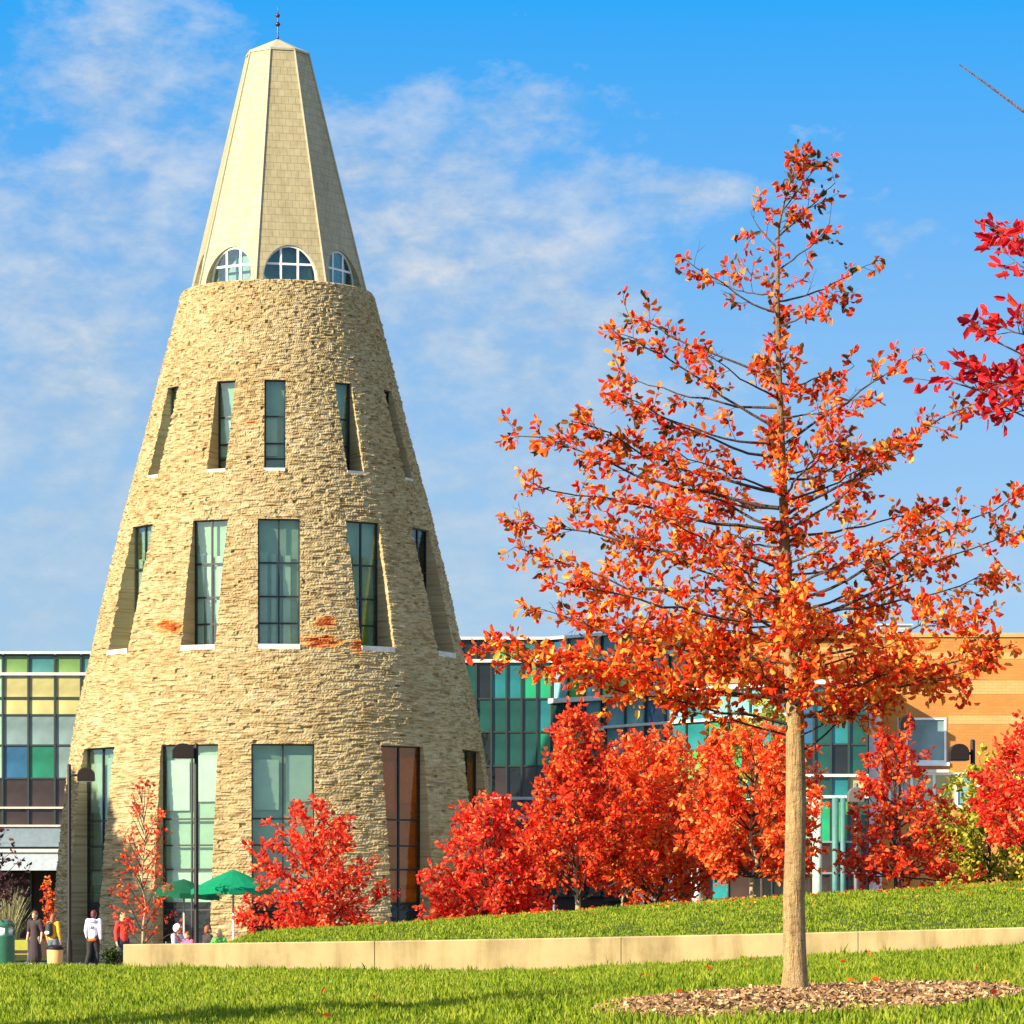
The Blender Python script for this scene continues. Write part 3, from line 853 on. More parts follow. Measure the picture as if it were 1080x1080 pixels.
D0 = C1; D1 = (X_of(914, 127.0), 127.0)
mtD, LD = facade_frame(D0, D1)
colsD = [X_of(p, 127) - D0[0] for p in (840, 858, 876, 895, 914)]
def pickD(r, c):
    t = [['pane_brown'] * 4, ['pane_brown', 'pane_brown', 'pane_black', 'pane_brown'], ['pane_mint', 'pane_emerald', 'pane_green', 'pane_deep'], ['pane_cream', 'pane_deep', 'pane_teal', 'pane_cream'],
         ['pane_black', 'pane_deep', 'pane_black', 'pane_deep'], ['pane_blue', 'pane_deep', 'pane_teal', 'pane_deep'], ['pane_blue', 'pane_teal', 'pane_blue', 'pane_deep']]
    return t[r][c]
curtain(right, D0, D1, colsD, rowsC, None, [(zc(722), zc(717), .22, 'pale_metal', 'coping'), (zc(819.5), zc(816.5), .16, 'pale_metal', 'rail'), (zc(842), zc(839), .18, 'pale_metal', 'rail'),
        (zc(889), zc(887), .14, 'grey_metal', 'rail'), (zc(922), zc(920), .14, 'grey_metal', 'rail')], pick=pickD)
MB().box(0, LD, .04, 4, -.1, zc(722), mtD).build('wall', M['dark_interior'], right)
for p, r_, k in ((862, .16, 'col_mint'), (881, .11, 'col_teal'), (889, .09, 'col_teal')):
    MB().lathe([(r_, 0), (r_, zc(842))], 20, (X_of(p, 126.2), 126.2, 0)).build('column', M[k], right, True)
for p in (674, 691, 710, 734):
    Yp = 136 - (p - 640) / 200 * 9 - 1.2
    MB().lathe([(.17, 0), (.17, 3.2)], 16, (X_of(p, Yp), Yp, 0)).build('post', M['white_paint'], right, True)

# brick building ------------------------------------------------------
YBR = 129.0
brick = thing('brick_building', 'orange brick building with buff bands on the right behind the trees', 'building', (0, 0, 0))
xb = lambda p: X_of(p, YBR); zb_ = lambda p: Z_of(p, YBR)
upper = MB().box(X_of(745, 134), xb(928), 133.2, 150, zc(722) + .01, Z_of(675.5, 134))
upper.build('wall', M['brick'], brick)
MB().box(X_of(744, 134) , xb(926), 133.0, 150.2, Z_of(675.5, 134) + .002, Z_of(671, 134)).build('coping', M['brick_pale'], brick)
for (p0, p1) in ((722, 711), (694, 684)):
    MB().box(X_of(745.5, 134), xb(927), 133.17, 133.5, Z_of(p0, 134), Z_of(p1, 134)).build('buff_band', M['brick_pale'], brick)
wall_x0 = xb(927); wall_x1 = xb(1300)
# main wall with its windows cut by building the masonry in pieces round them
wx0, wx1, wz0, wz1 = xb(955), xb(998), zb_(804), zb_(757)
gx0, gx1, gz0, gz1 = xb(938), xb(1150), zb_(852), zb_(815)
w = MB()
w.box(wall_x0, wall_x1, YBR, YBR + 20, wz1, zb_(672))
w.box(wall_x0, wx0, YBR, YBR + .4, wz0, wz1); w.box(wx1, wall_x1, YBR, YBR + .4, wz0, wz1)
w.box(wall_x0, wall_x1, YBR, YBR + .4, gz1, wz0)
w.box(wall_x0, gx0, YBR, YBR + .4, gz0, gz1); w.box(gx1, wall_x1, YBR, YBR + .4, gz0, gz1)
w.box(wall_x0, wall_x1, YBR, YBR + .4, -.1, gz0)
w.build('wall', M['brick'], brick)
MB().box(wall_x0 + .01, wall_x1, YBR + .9, YBR + 1.2, 0, wz1).build('inner_wall', M['dark_interior'], brick)
MB().box(wall_x0 - .05, wall_x1 + .05, YBR - .06, YBR + 20.05, zb_(672) + .003, zb_(667.5)).build('coping', M['brick_pale'], brick)
for (p0, p1) in ((732, 718), (764, 755), (695, 688)):
    MB().box(wall_x0 + .01, wall_x1 - .01, YBR - .012, YBR + .2, zb_(p0), zb_(p1)).build('buff_band', M['brick_pale'], brick) if p0 != 764 else \
        MB().box(wx1 + .08, wall_x1 - .01, YBR - .012, YBR + .2, zb_(p0), zb_(p1)).build('buff_band', M['brick_pale'], brick)
MB().box(X_of(913.5, 128.6), X_of(927, 128.6), 127.6, 128.9, 0, zb_(724)).build('corner_pier', plain('pale_lilac_panel', (.56, .50, .50), .5), brick)
fw = MB()
b = .07
fw.box(wx0, wx0 + b, YBR - .03, YBR + .1, wz0, wz1); fw.box(wx1 - b, wx1, YBR - .03, YBR + .1, wz0, wz1)
fw.box(wx0 + b, wx1 - b, YBR - .03, YBR + .1, wz1 - b, wz1); fw.box(wx0 - .1, wx1 + .1, YBR - .08, YBR + .1, wz0 - .12, wz0 - .002); fw.box(wx0 + b, wx1 - b, YBR - .03, YBR + .1, wz0, wz0 + b)
wn = fw.build('window', M['white_paint'], brick)
MB().box(wx0 + b, wx1 - b, YBR + .03, YBR + .05, wz0 + b, wz1 - b).build('pane', M['pane_grey'], wn)
fw = MB(); xs_ = np.linspace(gx0, gx1, 10)
for x in xs_: fw.box(x - .05, x + .05, YBR - .02, YBR + .1, gz0, gz1)
for i in range(9):
    fw.box(xs_[i] + .05, xs_[i + 1] - .05, YBR - .02, YBR + .1, gz1 - .08, gz1); fw.box(xs_[i] + .05, xs_[i + 1] - .05, YBR - .02, YBR + .1, gz0, gz0 + .08)
wn = fw.build('window', M['white_paint'], brick)
for i in range(9):
    MB().box(xs_[i] + .05, xs_[i + 1] - .05, YBR + .03, YBR + .05, gz0 + .08, gz1 - .08).build('pane', M[['pane_sky', 'pane_mint', 'pane_cream', 'pane_sky', 'pane_emerald', 'pane_emerald', 'pane_teal', 'pane_sky', 'pane_mint'][i]], wn)
MB().box(wall_x0, xb(1000), YBR - .35, YBR - .002, zb_(815), zb_(812)).build('ledge', M['pale_metal'], brick)
# roof-top unit
hv = thing('roof_unit', 'small pale grey air handling unit on the brick roof edge', 'roof unit', (X_of(943, 136), 136, zb_(667.5)))
MB().box(-.55, .55, -.5, .5, .0, .75).build('casing', M['grey_metal'], hv, bevel=.03)
lv = MB()
for i in range(6): lv.box(-.45, .45, -.53, -.502, .1 + i * .1, .16 + i * .1)
lv.build('louvre', M['pale_metal'], hv)
MB().box(-.62, .62, -.57, .57, .752, .80).build('lid', M['pale_metal'], hv)

# ------------------------------------------------------------------ trees
def unit(v):
    n = np.linalg.norm(v, axis=-1, keepdims=True); return v / np.maximum(n, 1e-9)
def leaf_mesh(name, pos, axis, length, width, mat, parent, droop=.25):
    """one leaf = two quads folded on the midrib"""
    N = len(pos)
    axis = unit(axis); side = unit(np.cross(axis, RNG.standard_normal((N, 3)))); nrm = np.cross(side, axis)
    L = length[:, None]; W = (length * width)[:, None]
    fold = (.10 + .55 * RNG.random(N))[:, None] * W
    curl = ((RNG.random(N) - .3) * .6)[:, None] * L
    b0 = pos; tip = pos + axis * L - nrm * curl
    l1 = pos + axis * L * .20 + side * W * .40 + nrm * fold; l2 = pos + axis * L * .72 + side * W * .42 + nrm * fold - nrm * curl * .4
    r1 = pos + axis * L * .20 - side * W * .40 + nrm * fold; r2 = pos + axis * L * .72 - side * W * .42 + nrm * fold - nrm * curl * .4
    V = np.stack([b0, l1, l2, tip, r2, r1], 1).reshape(-1, 3)
    k = np.arange(N)[:, None] * 6
    lp = np.concatenate([k + 0, k + 1, k + 2, k + 3, k + 0, k + 3, k + 4, k + 5], 1).ravel()
    return np_mesh(name, V, 4, lp, mat, parent)

def curve(p0, p1, bow, n, wob):
    """limb path from p0 to p1 bowed by vector bow, with wobble"""
    t = np.linspace(0, 1, n)[:, None]
    p = p0 * (1 - t) + p1 * t + bow * (4 * t * (1 - t)) * .5
    L = np.linalg.norm(p1 - p0)
    w = np.cumsum(RNG.standard_normal((n, 3)), 0) * wob * L / math.sqrt(n)
    w -= t * w[-1]
    return p + w * (t ** .5)

def grow(limbs, tubes, leaves, twig_len, twig_per_m, leaf_gap, t0=.22, leafy=.85, up=.15, sub=2, spread=.9, r_twig=.004):
    for (path, r0, dens) in limbs:
        n = len(path); seg = np.linalg.norm(np.diff(path, axis=0), axis=1); L = seg.sum()
        rad = r0 * (1 - .85 * np.linspace(0, 1, n)) + r_twig * .6
        tubes.append((path, rad, 5))
        nt = max(2, int(L * twig_per_m * dens))
        for q in range(nt):
            t = t0 + (1 - t0) * (RNG.random() ** .8)
            if q == 0: t = 1.0
            k = min(n - 2, int(t * (n - 1))); fr = t * (n - 1) - k
            p = path[k] * (1 - fr) + path[min(k + 1, n - 1)] * fr
            d0 = path[k + 1] - path[k]; d0 = d0 / (np.linalg.norm(d0) + 1e-9)
            rv = RNG.standard_normal(3); rv /= np.linalg.norm(rv)
            d = d0 * .75 + rv * spread + np.array([0, 0, up]); d /= np.linalg.norm(d)
            ln = twig_len * (.45 + .8 * RNG.random()) * (1 - .35 * t)
            m = 5
            tw = curve(p, p + d * ln, np.array([0, 0, -.12 * ln * (RNG.random() - .3)]), m, .10)
            tubes.append((tw, np.linspace(r_twig, r_twig * .45, m), 3))
            runs = [(tw, ln)]
            for s in range(sub):
                if RNG.random() < .25: continue
                ts = .35 + .5 * RNG.random(); ks = min(m - 2, int(ts * (m - 1)))
                dd = d * .8 + RNG.standard_normal(3) * .55; dd /= np.linalg.norm(dd)
                l2 = ln * (.3 + .35 * RNG.random())
                st = curve(tw[ks], tw[ks] + dd * l2, np.zeros(3), 4, .08)
                tubes.append((st, np.linspace(r_twig * .7, r_twig * .35, 4), 3)); runs.append((st, l2))
            if RNG.random() > leafy: continue
            for (pt, l_) in runs:
                nl = max(2, int(l_ / leaf_gap))
                for i in range(nl):
                    tt = .18 + .84 * (i + RNG.random() * .7) / nl; tt = min(tt, 1)
                    k2 = min(len(pt) - 2, int(tt * (len(pt) - 1))); f2 = tt * (len(pt) - 1) - k2
                    pp = pt[k2] * (1 - f2) + pt[k2 + 1] * f2
                    ad = (pt[k2 + 1] - pt[k2]); ad = ad / (np.linalg.norm(ad) + 1e-9) * .7 + RNG.standard_normal(3) * .75 + np.array([0, 0, -.15])
                    leaves.append((pp, ad))

def tubes_mesh(name, tubes, mat, parent):
    m = MB()
    for (p, r, s) in tubes: m.tube(p, r, s, cap=False)
    return m.build(name, mat, parent, True)

def finish_tree(root, origin, trunk, tubes, leaves, leaf_len, leaf_w, lm, bm_trunk, bm_branch, trunk_sides=14):
    o = np.array(origin)
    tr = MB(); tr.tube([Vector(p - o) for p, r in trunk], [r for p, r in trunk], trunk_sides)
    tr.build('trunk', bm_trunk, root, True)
    tubes_mesh('branches', [(p - o, r, s) for (p, r, s) in tubes], bm_branch, root)
    pos = np.array([q[0] for q in leaves]) - o; ax = np.array([q[1] for q in leaves])
    N = len(pos)
    ln = leaf_len * (.6 + .65 * RNG.random(N))
    return leaf_mesh('crown', pos + unit(ax) * leaf_len * .25, ax, ln, leaf_w, lm, root)

L_ORANGE = leaf_mat('orange_red_leaves', [(0, (.10, .065, .010)), (.16, (.30, .075, .008)), (.24, (.84, .045, .014)), (.48, (.94, .075, .018)), (.74, (.95, .24, .030)), (1, (.95, .52, .09))], .5, .07)
L_RED = leaf_mat('bright_red_leaves', [(0, (.46, .016, .010)), (.22, (.88, .040, .024)), (.6, (.95, .095, .045)), (.85, (.95, .20, .07)), (1, (.95, .42, .15))], .55)
L_DEEP = leaf_mat('deep_red_leaves', [(0, (.30, .030, .012)), (.28, (.80, .050, .022)), (.65, (.93, .105, .035)), (1, (.94, .33, .08))], .55)
L_FLAME = leaf_mat('flame_orange_leaves', [(0, (.62, .055, .014)), (.25, (.93, .085, .024)), (.65, (.95, .19, .04)), (1, (.95, .46, .13))], .55)
L_CRIM = leaf_mat('crimson_leaves', [(0, (.16, .006, .02)), (.3, (.58, .012, .022)), (.7, (.84, .03, .032)), (1, (.88, .09, .04))], .5)
L_YG = leaf_mat('yellow_green_leaves', [(0, (.10, .13, .012)), (.4, (.34, .35, .03)), (.75, (.62, .52, .06)), (1, (.80, .55, .08))], .4)
L_PURP = leaf_mat('dark_purple_leaves', [(0, (.02, .012, .018)), (.6, (.08, .03, .04)), (1, (.26, .07, .05))], .25)
L_GREEN = leaf_mat('dark_green_leaves', [(0, (.02, .04, .01)), (.6, (.06, .10, .02)), (1, (.14, .16, .04))], .3)

# --- tall orange tree in front
def front_tree():
    Y = TREE_Y; s = F / Y
    tpx = [(1062, 838, 21), (1050, 838, 17.5), (1040, 838.3, 14.6), (1022, 838.6, 12.8), (1000, 838, 12.2), (950, 837.2, 11.6), (900, 838.6, 11.0), (850, 839.6, 10.9), (800, 839, 10.2), (740, 838, 9.3), (690, 834, 7.8), (640, 831, 6.6), (600, 829, 5.8), (520, 826, 4.6),
           (450, 823.5, 3.7), (380, 821, 3.0), (300, 820, 2.2), (240, 821, 1.5), (205, 829, 1.0), (168, 841, .6)]
    trunk = []
    for (y, x, r) in tpx:
        p = np.array(at(x, y, Y)); trunk.append((p, r / s))
    yy = np.array([q[0] for q in tpx][::-1]); xx = np.array([q[1] for q in tpx][::-1])
    rr = np.array([q[2] for q in tpx][::-1]) / s
    base = np.array([TREE_X, Y, gz(TREE_X, Y)])
    root = thing('maple_tree', 'tall slender tree with orange red leaves in the mulch ring on the front lawn', 'tree', tuple(base))
    def tp(y): return np.array(at(np.interp(y, yy, xx), y, Y))
    limbs = []
    # (start row on trunk, tip x, tip y, depth, bow px up, density)
    spec = [(262, 790, 222, .15, 6, 1.1), (222, 864, 172, -.1, 4, .9), (250, 884, 190, .1, 6, 1.1), (285, 878, 232, -.25, 6, 1.0), (330, 722, 274, -.15, 10, 1.0), (310, 760, 300, .3, 6, .9),
            (318, 918, 278, .2, 10, 1.1), (345, 885, 305, -.35, 6, 1.0), (400, 655, 330, .3, 6, .9), (455, 640, 345, -.2, -6, 1.15), (430, 648, 392, .35, 4, 1.0), (470, 650, 420, -.4, 12, 1.0),
            (420, 740, 372, -.6, 6, .9), (405, 905, 385, .35, 8, 1.0), (470, 984, 368, -.2, -4, .9), (440, 910, 420, -.5, 8, 1.1), (500, 900, 470, .5, 6, 1.0),
            (536, 532, 456, .25, 16, 1.05), (520, 590, 440, -.45, 8, .95), (560, 548, 508, -.6, 12, 1.0), (560, 640, 470, .7, 10, 1.0), (520, 700, 470, -.7, 8, .9),
            (545, 1018, 428, .3, -2, .85), (560, 965, 470, -.5, 6, .95), (530, 940, 480, .6, 6, .8),
            (632, 528, 574, -.2, 18, 1.1), (610, 536, 542, .5, 14, 1.05), (655, 575, 612, -.6, 12, 1.05), (640, 640, 560, .8, 12, 1.1), (600, 680, 540, -.8, 10, 1.1),
            (640, 1078, 520, -.2, -4, .8), (650, 1064, 602, .35, 2, 1.0), (670, 1074, 560, .6, -4, .8), (620, 1000, 540, -.7, 0, .9), (650, 985, 590, .8, 6, .95), (700, 1040, 650, -.7, 6, .9),
            (700, 560, 640, .5, 16, .7), (735, 504, 682, .3, 18, .95), (740, 560, 690, -.5, 12, 1.1), (720, 620, 650, .8, 10, 1.1), (765, 610, 712, -.4, -2, .75), (778, 690, 740, .4, -6, .55),
            (715, 1066, 682, .2, 8, 1.2), (730, 1040, 700, -.5, 6, 1.25), (760, 1000, 714, .5, 0, .9), (795, 950, 728, -.15, -10, .6), (780, 900, 752, -.45, -4, .5), (745, 960, 690, -.9, 6, 1.2),
            (690, 930, 640, .9, 8, 1.2), (720, 740, 690, -.9, 8, 1.3), (700, 700, 655, .9, 8, 1.3), (745, 860, 700, -1.1, 6, 1.2), (735, 790, 700, 1.1, 6, 1.2)]
    for (ys_, tx, ty, dp, bow, dens) in spec:
        p0 = tp(ys_); p1 = np.array(at(tx, ty, Y)) + np.array([0, dp, 0])
        # tips were read at depth Y: keep the line of sight for the moved tip
        k = (Y + dp) / Y; p1 = np.array([p1[0] * k, Y + dp, CAMZ + (p1[2] - CAMZ) * k])
        p1 = p0 + (p1 - p0) * .95
        L = np.linalg.norm(p1 - p0)
        r0 = float(np.interp(ys_, yy, rr)) * .42 + .003
        limbs.append((curve(p0, p1, np.array([0, 0, -bow / s]), 12, .05), min(r0, .0032 + L * .0052), dens * (.70 if ys_ < 480 else (1.0 if ys_ < 685 else 1.75))))
    # limbs toward and away from the lens fill the crown's depth
    for i in range(32):
        ys_ = 470 + 290 * RNG.random() ** .9
        p0 = tp(ys_); az = (math.pi / 2 if i % 2 else -math.pi / 2) + RNG.normal() * .65
        env = np.interp(ys_, [160, 260, 340, 450, 560, 650, 720, 780], [20, 75, 130, 220, 270, 285, 270, 120]) / s
        ln = env * (.45 + .4 * RNG.random()); rise = .35 - .25 * (ys_ - 300) / 460
        p1 = p0 + np.array([math.cos(az) * ln, math.sin(az) * ln, ln * rise])
        limbs.append((curve(p0, p1, np.array([0, 0, -.08 * ln]), 10, .04), .004 + ln * .005, .65))
    # top leader
    limbs.append((np.array([tp(y) for y in (420, 380, 330, 280, 245, 215, 190, 172)]), .006, .9))
    limbs.append((np.array([tp(y) for y in (742, 700, 660, 620, 580, 540, 500, 460, 420, 380, 340)]), .003, 1.8))
    tubes = []; leaves = []
    grow(limbs, tubes, leaves, .26, 15.5, .024, t0=.26, leafy=.90, up=.12, sub=2, spread=.85, r_twig=.0026)
    print('front leaves', len(leaves))
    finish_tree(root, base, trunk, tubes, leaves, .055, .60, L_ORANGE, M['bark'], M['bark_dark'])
front_tree()

def bush_tree(label, px, Y, top, bot, halfw, leafm, barkm, n_limbs, leaf_len, base_py=None, shape='oval', lean=0, dens=1.0, trunk_px=2.6, cat='tree', group=None, name='maple_tree', gap=.045, twig=.5, skew=0, first=.10, leafy=.92):
    s = F / Y
    bx = X_of(px, Y)
    bz = gz(bx, Y)
    base = np.array([bx, Y, bz])
    root = thing(name, label, cat, tuple(base), 0, group)
    ztop = Z_of(top, Y); zbot = Z_of(bot, Y)
    H = ztop - bz
    trunk = [(base + np.array([lean * t * H, 0, t * H]) + np.array([RNG.normal() * .012 * H * (t > 0), 0, 0]), max(.008, trunk_px / s * (1 - .9 * t) * (1.25 if t == 0 else 1))) for t in np.linspace(0, .95, 9)]
    trunk[0] = (trunk[0][0] - np.array([0, 0, .25]), trunk[0][1])
    tc = np.array([q[0] for q in trunk]); tz = tc[:, 2]
    def tp(z): return np.array([np.interp(z, tz, tc[:, 0]), Y, z])
    limbs = []
    for i in range(n_limbs):
        u = first + (1 - first) * ((i + RNG.random()) / n_limbs)          # tip height fraction within crown
        az = i * 2.39996 + RNG.normal() * .3
        if shape == 'oval': w = math.sin(math.pi * min(1, max(0, .12 + .86 * u))) ** .6
        elif shape == 'cone': w = (1 - u) ** .75 * .95 + .06
        elif shape == 'dome': w = max(.12, (1 - u ** 2.2)) ** .6
        else: w = .8
        rad = halfw / s * w * (.72 + .34 * RNG.random())
        zt = zbot + (ztop - zbot) * u
        zs_ = max(bz + .15 * H if shape != 'dome' else bz + .05 * H, zt - rad * (.35 + .3 * RNG.random()) - .1 * H)
        p0 = tp(min(zs_, ztop - .1 * H)); c0 = tp(zt)
        p1 = np.array([c0[0] + rad * math.cos(az) + skew * halfw / s * (1 - u), Y + rad * math.sin(az) * .9, zt])
        L = np.linalg.norm(p1 - p0)
        limbs.append((curve(p0, p1, np.array([0, 0, -.05 * L]), 8, .05), .008 + L * .008, dens))
    tubes = []; leaves = []
    grow(limbs, tubes, leaves, twig, 8.0, gap * .9, t0=.25, leafy=leafy, up=.1, sub=2, spread=.9, r_twig=.006)
    print(label[:30], len(leaves))
    finish_tree(root, base, trunk, tubes, leaves, leaf_len, .66, leafm, barkm, M['bark_dark'], 9)
    return root

G1 = 'red and orange autumn trees along the lawn crest'
bush_tree('low rounded bright red tree in front of the tower between two ground windows', 328, 82, 850, 985, 78, L_RED, M['bark_dark'], 46, .11, shape='dome', first=.0, group=G1, dens=.85)
bush_tree('low wide deep red tree beside the right foot of the tower', 514, 85, 842, 975, 68, L_RED, M['bark_dark'], 46, .115, shape='dome', first=.0, group=G1, dens=1.25)
bush_tree('dark red pointed tree with a pale trunk right of the low wide red tree', 608, 81, 752, 928, 80, L_DEEP, M['bark_pale'], 58, .115, shape='cone', group=G1, dens=1.05, trunk_px=3.6)
bush_tree('small coral red tree filling the gap left of the broad flame orange tree', 655, 86, 805, 935, 52, L_DEEP, M['bark_pale'], 34, .115, shape='oval', group=G1, dens=.9, trunk_px=2.4)
bush_tree('broad flame orange tree left of the tall front tree trunk', 694, 84, 775, 930, 84, L_FLAME, M['bark_pale'], 56, .12, shape='oval', group=G1, dens=1.15, trunk_px=3)
bush_tree('flame orange tree partly behind the tall front tree trunk', 794, 78, 768, 934, 78, L_FLAME, M['bark_pale'], 52, .12, shape='oval', group=G1, dens=1.15, trunk_px=3)
bush_tree('bright red tree between the grey lamp and the black lamp on the right', 945, 79, 768, 945, 84, L_DEEP, M['bark_dark'], 44, .115, shape='cone', group=G1, dens=.85, trunk_px=2.4, skew=.1)
bush_tree('red tree cut by the right edge of the photo under the brick wall', 1094, 78, 768, 885, 70, L_RED, M['bark_dark'], 34, .12, shape='oval', group=G1, dens=1.1)
bush_tree('yellow green tree around the black lamp post at the right', 1045, 86, 795, 958, 62, L_YG, M['bark_dark'], 40, .13, shape='oval', dens=1.0)
bush_tree('yellow green treetop rising behind the flame orange trees', 800, 92, 740, 900, 50, L_YG, M['bark_dark'], 26, .12, shape='oval', dens=.9)
bush_tree('small sparse red tree with bare twigs in front of the tower left base', 150, 100, 822, 1000, 44, L_DEEP, M['bark_pale'], 34, .10, shape='cone', dens=.75, gap=.13, trunk_px=1.7, leafy=.7)
bush_tree('slim orange columnar shrub behind the person in yellow', 51, 118, 926, 1000, 5, L_FLAME, M['bark_dark'], 26, .09, shape='oval', dens=1.5, twig=.16, cat='shrub', name='columnar_shrub', trunk_px=1)
bush_tree('dark purple leaved tree cut by the left edge of the photo', -16, 101, 868, 958, 42, L_PURP, M['bark_dark'], 26, .12, shape='oval', dens=.5, gap=.09)
bush_tree('large green shade tree standing left of the photo frame', -650, 114.6, 455, 780, 200, L_GREEN, M['bark_dark'], 170, .42, shape='oval', dens=1.2, gap=.09, trunk_px=9, twig=1.0, name='shade_tree')
bush_tree('red leaved tree on the near lawn left of the photo frame', -960, 24, 200, 640, 420, L_RED, M['bark_dark'], 44, .11, shape='oval', dens=1.2, gap=.05, trunk_px=10, twig=.4)
# pale grassy shrub under the purple tree
def ornamental_grass():
    Y = 117; x = X_of(8, Y); root = thing('ornamental_grass', 'pale green clump of tall ornamental grass beside the green bin', 'ornamental grass', (x, Y, gz(x, Y)))
    m = MB()
    for i in range(260):
        a = random.random() * 6.283; r = random.random() ** .7 * .22; h = 1.3 + random.random() * 1.2; sp = .1 + random.random() * .55
        p0 = Vector((r * math.cos(a), r * math.sin(a), 0)); p1 = p0 + Vector((math.cos(a) * sp * .35, math.sin(a) * sp * .35, h * .7)); p2 = p0 + Vector((math.cos(a) * sp, math.sin(a) * sp, h))
        m.tube([p0, p1, p2], [.012, .009, .003], 3, cap=False)
    m.build('blades', plain('dry_green_grass', (.30, .28, .12), .7), root)
ornamental_grass()

# --- crimson tree standing right of the frame, its twigs reaching in
def crimson_tree():
    Y = 17.0; s = F / Y
    bx = X_of(1420, Y); base = np.array([bx, Y, gz(bx, Y)])
    root = thing('maple_tree', 'crimson leaved branches reaching in from the right edge of the photo', 'tree', tuple(base))
    tz = [Z_of(p, Y) for p in (1100, 800, 500, 200, -100, -300)]
    trunk = [(np.array([bx + .03 * i, Y, z if i else base[2] - .2]), r) for i, (z, r) in enumerate(zip(tz, (.10, .085, .07, .05, .03, .01)))]
    def P(x, y, d=0):
        k = Y + d; return np.array(at(x, y, k))
    limbs = []; bare = []
    for (y0, tx, ty, d, dens) in ((520, 1002, 402, 0, .9), (560, 1050, 425, .2, 1.1), (500, 1050, 360, -.2, 1.1), (400, 1062, 246, 0, .9), (420, 1080, 262, .15, 1.0), (470, 1075, 400, .3, 1.5), (540, 1064, 405, -.25, 1.3), (510, 1042, 392, .1, 1.3), (450, 1068, 350, -.1, 1.3), (560, 1078, 432, .2, 1.2), (430, 1076, 280, -.2, 1.0), (300, 1150, 180, .2, .8), (650, 1230, 560, .3, .9)):
        p0 = np.array([bx + .05, Y, Z_of(y0, Y)]); p1 = P(tx, ty, d)
        limbs.append((curve(p0, p1, np.array([0, 0, -.05]), 12, .03), .012, dens))
    bare.append((np.array([P(1400, 330), P(1250, 235), P(1160, 172), P(1080, 118), P(1040, 88), P(1012, 68)]), np.array([.016, .012, .009, .006, .005, .003]), 5))
    tubes = []; leaves = []
    grow(limbs, tubes, leaves, .26, 8.5, .034, t0=.45, leafy=.92, up=.05, sub=2, spread=.8, r_twig=.003)
    tubes += bare
    print('crimson', len(leaves))
    finish_tree(root, base, trunk, tubes, leaves, .062, .50, L_CRIM, M['bark_dark'], M['bark_plum'])
crimson_tree()

# ------------------------------------------------------------------ lamp posts
def lamp(label, px, top, Y, side, reach=.28, head=.5, mat='black_metal', headz=None, foot=None):
    x = X_of(px, Y); z0 = gz(x, Y) if foot is None else foot
    root = thing('street_lamp', label, 'street lamp', (x, Y, z0), 0, 'lamp posts on the plaza and lawn')
    H = Z_of(top, Y) - z0
    MB().lathe([(.16, -.1), (.16, .03), (.10, .06), (.095, .85), (.062, .92), (.055, H - .03), (.04, H)], 16).build('pole', M[mat], root, True)
    hz = H - .32 if headz is None else headz
    MB().tube([Vector((0, 0, hz)), Vector((side * (reach + .06), 0, hz))], .035, 8).build('arm', M[mat], root, True)
    # shoe-box head with a domed top
    w = head / 2; prof = [(-w, -.17), (w, -.17), (w, .02)] + [(w * math.cos(a), .02 + .20 * math.sin(a)) for a in np.linspace(.2, math.pi - .2, 9)] + [(-w, .02)]
    hd = MB().prism(prof, -w * .85, w * .85, Matrix.Translation((side * (reach + w), 0, hz))).build('lamp_head', M[mat], root, False, None, .02)
    MB().box(side * (reach + w) - w * .75, side * (reach + w) + w * .75, -w * .6, w * .6, hz - .182, hz - .172).build('lens', M['pale_metal'], hd)
    return root
lamp('tall black lamp post in front of the shaded left side of the tower', 73, 806, 110, 1, .25, .48)
lamp('tall black lamp post in front of the ground window behind the green umbrellas', 207, 784, 100, -1, .04, .58, headz=Z_of(793, 100) - 0)
lamp('dark lamp post at the right with its head pointing left over the red tree', 1026, 780, 88, -1, .10, .46)
lamp('lamp post partly hidden by red leaves beside the white framed window', 948, 750, 96, 1, .0, .40)
lamp('short grey lamp post right of the tall front tree trunk', 903, 826, 96, -1, -.2, .42, 'lamp_grey')

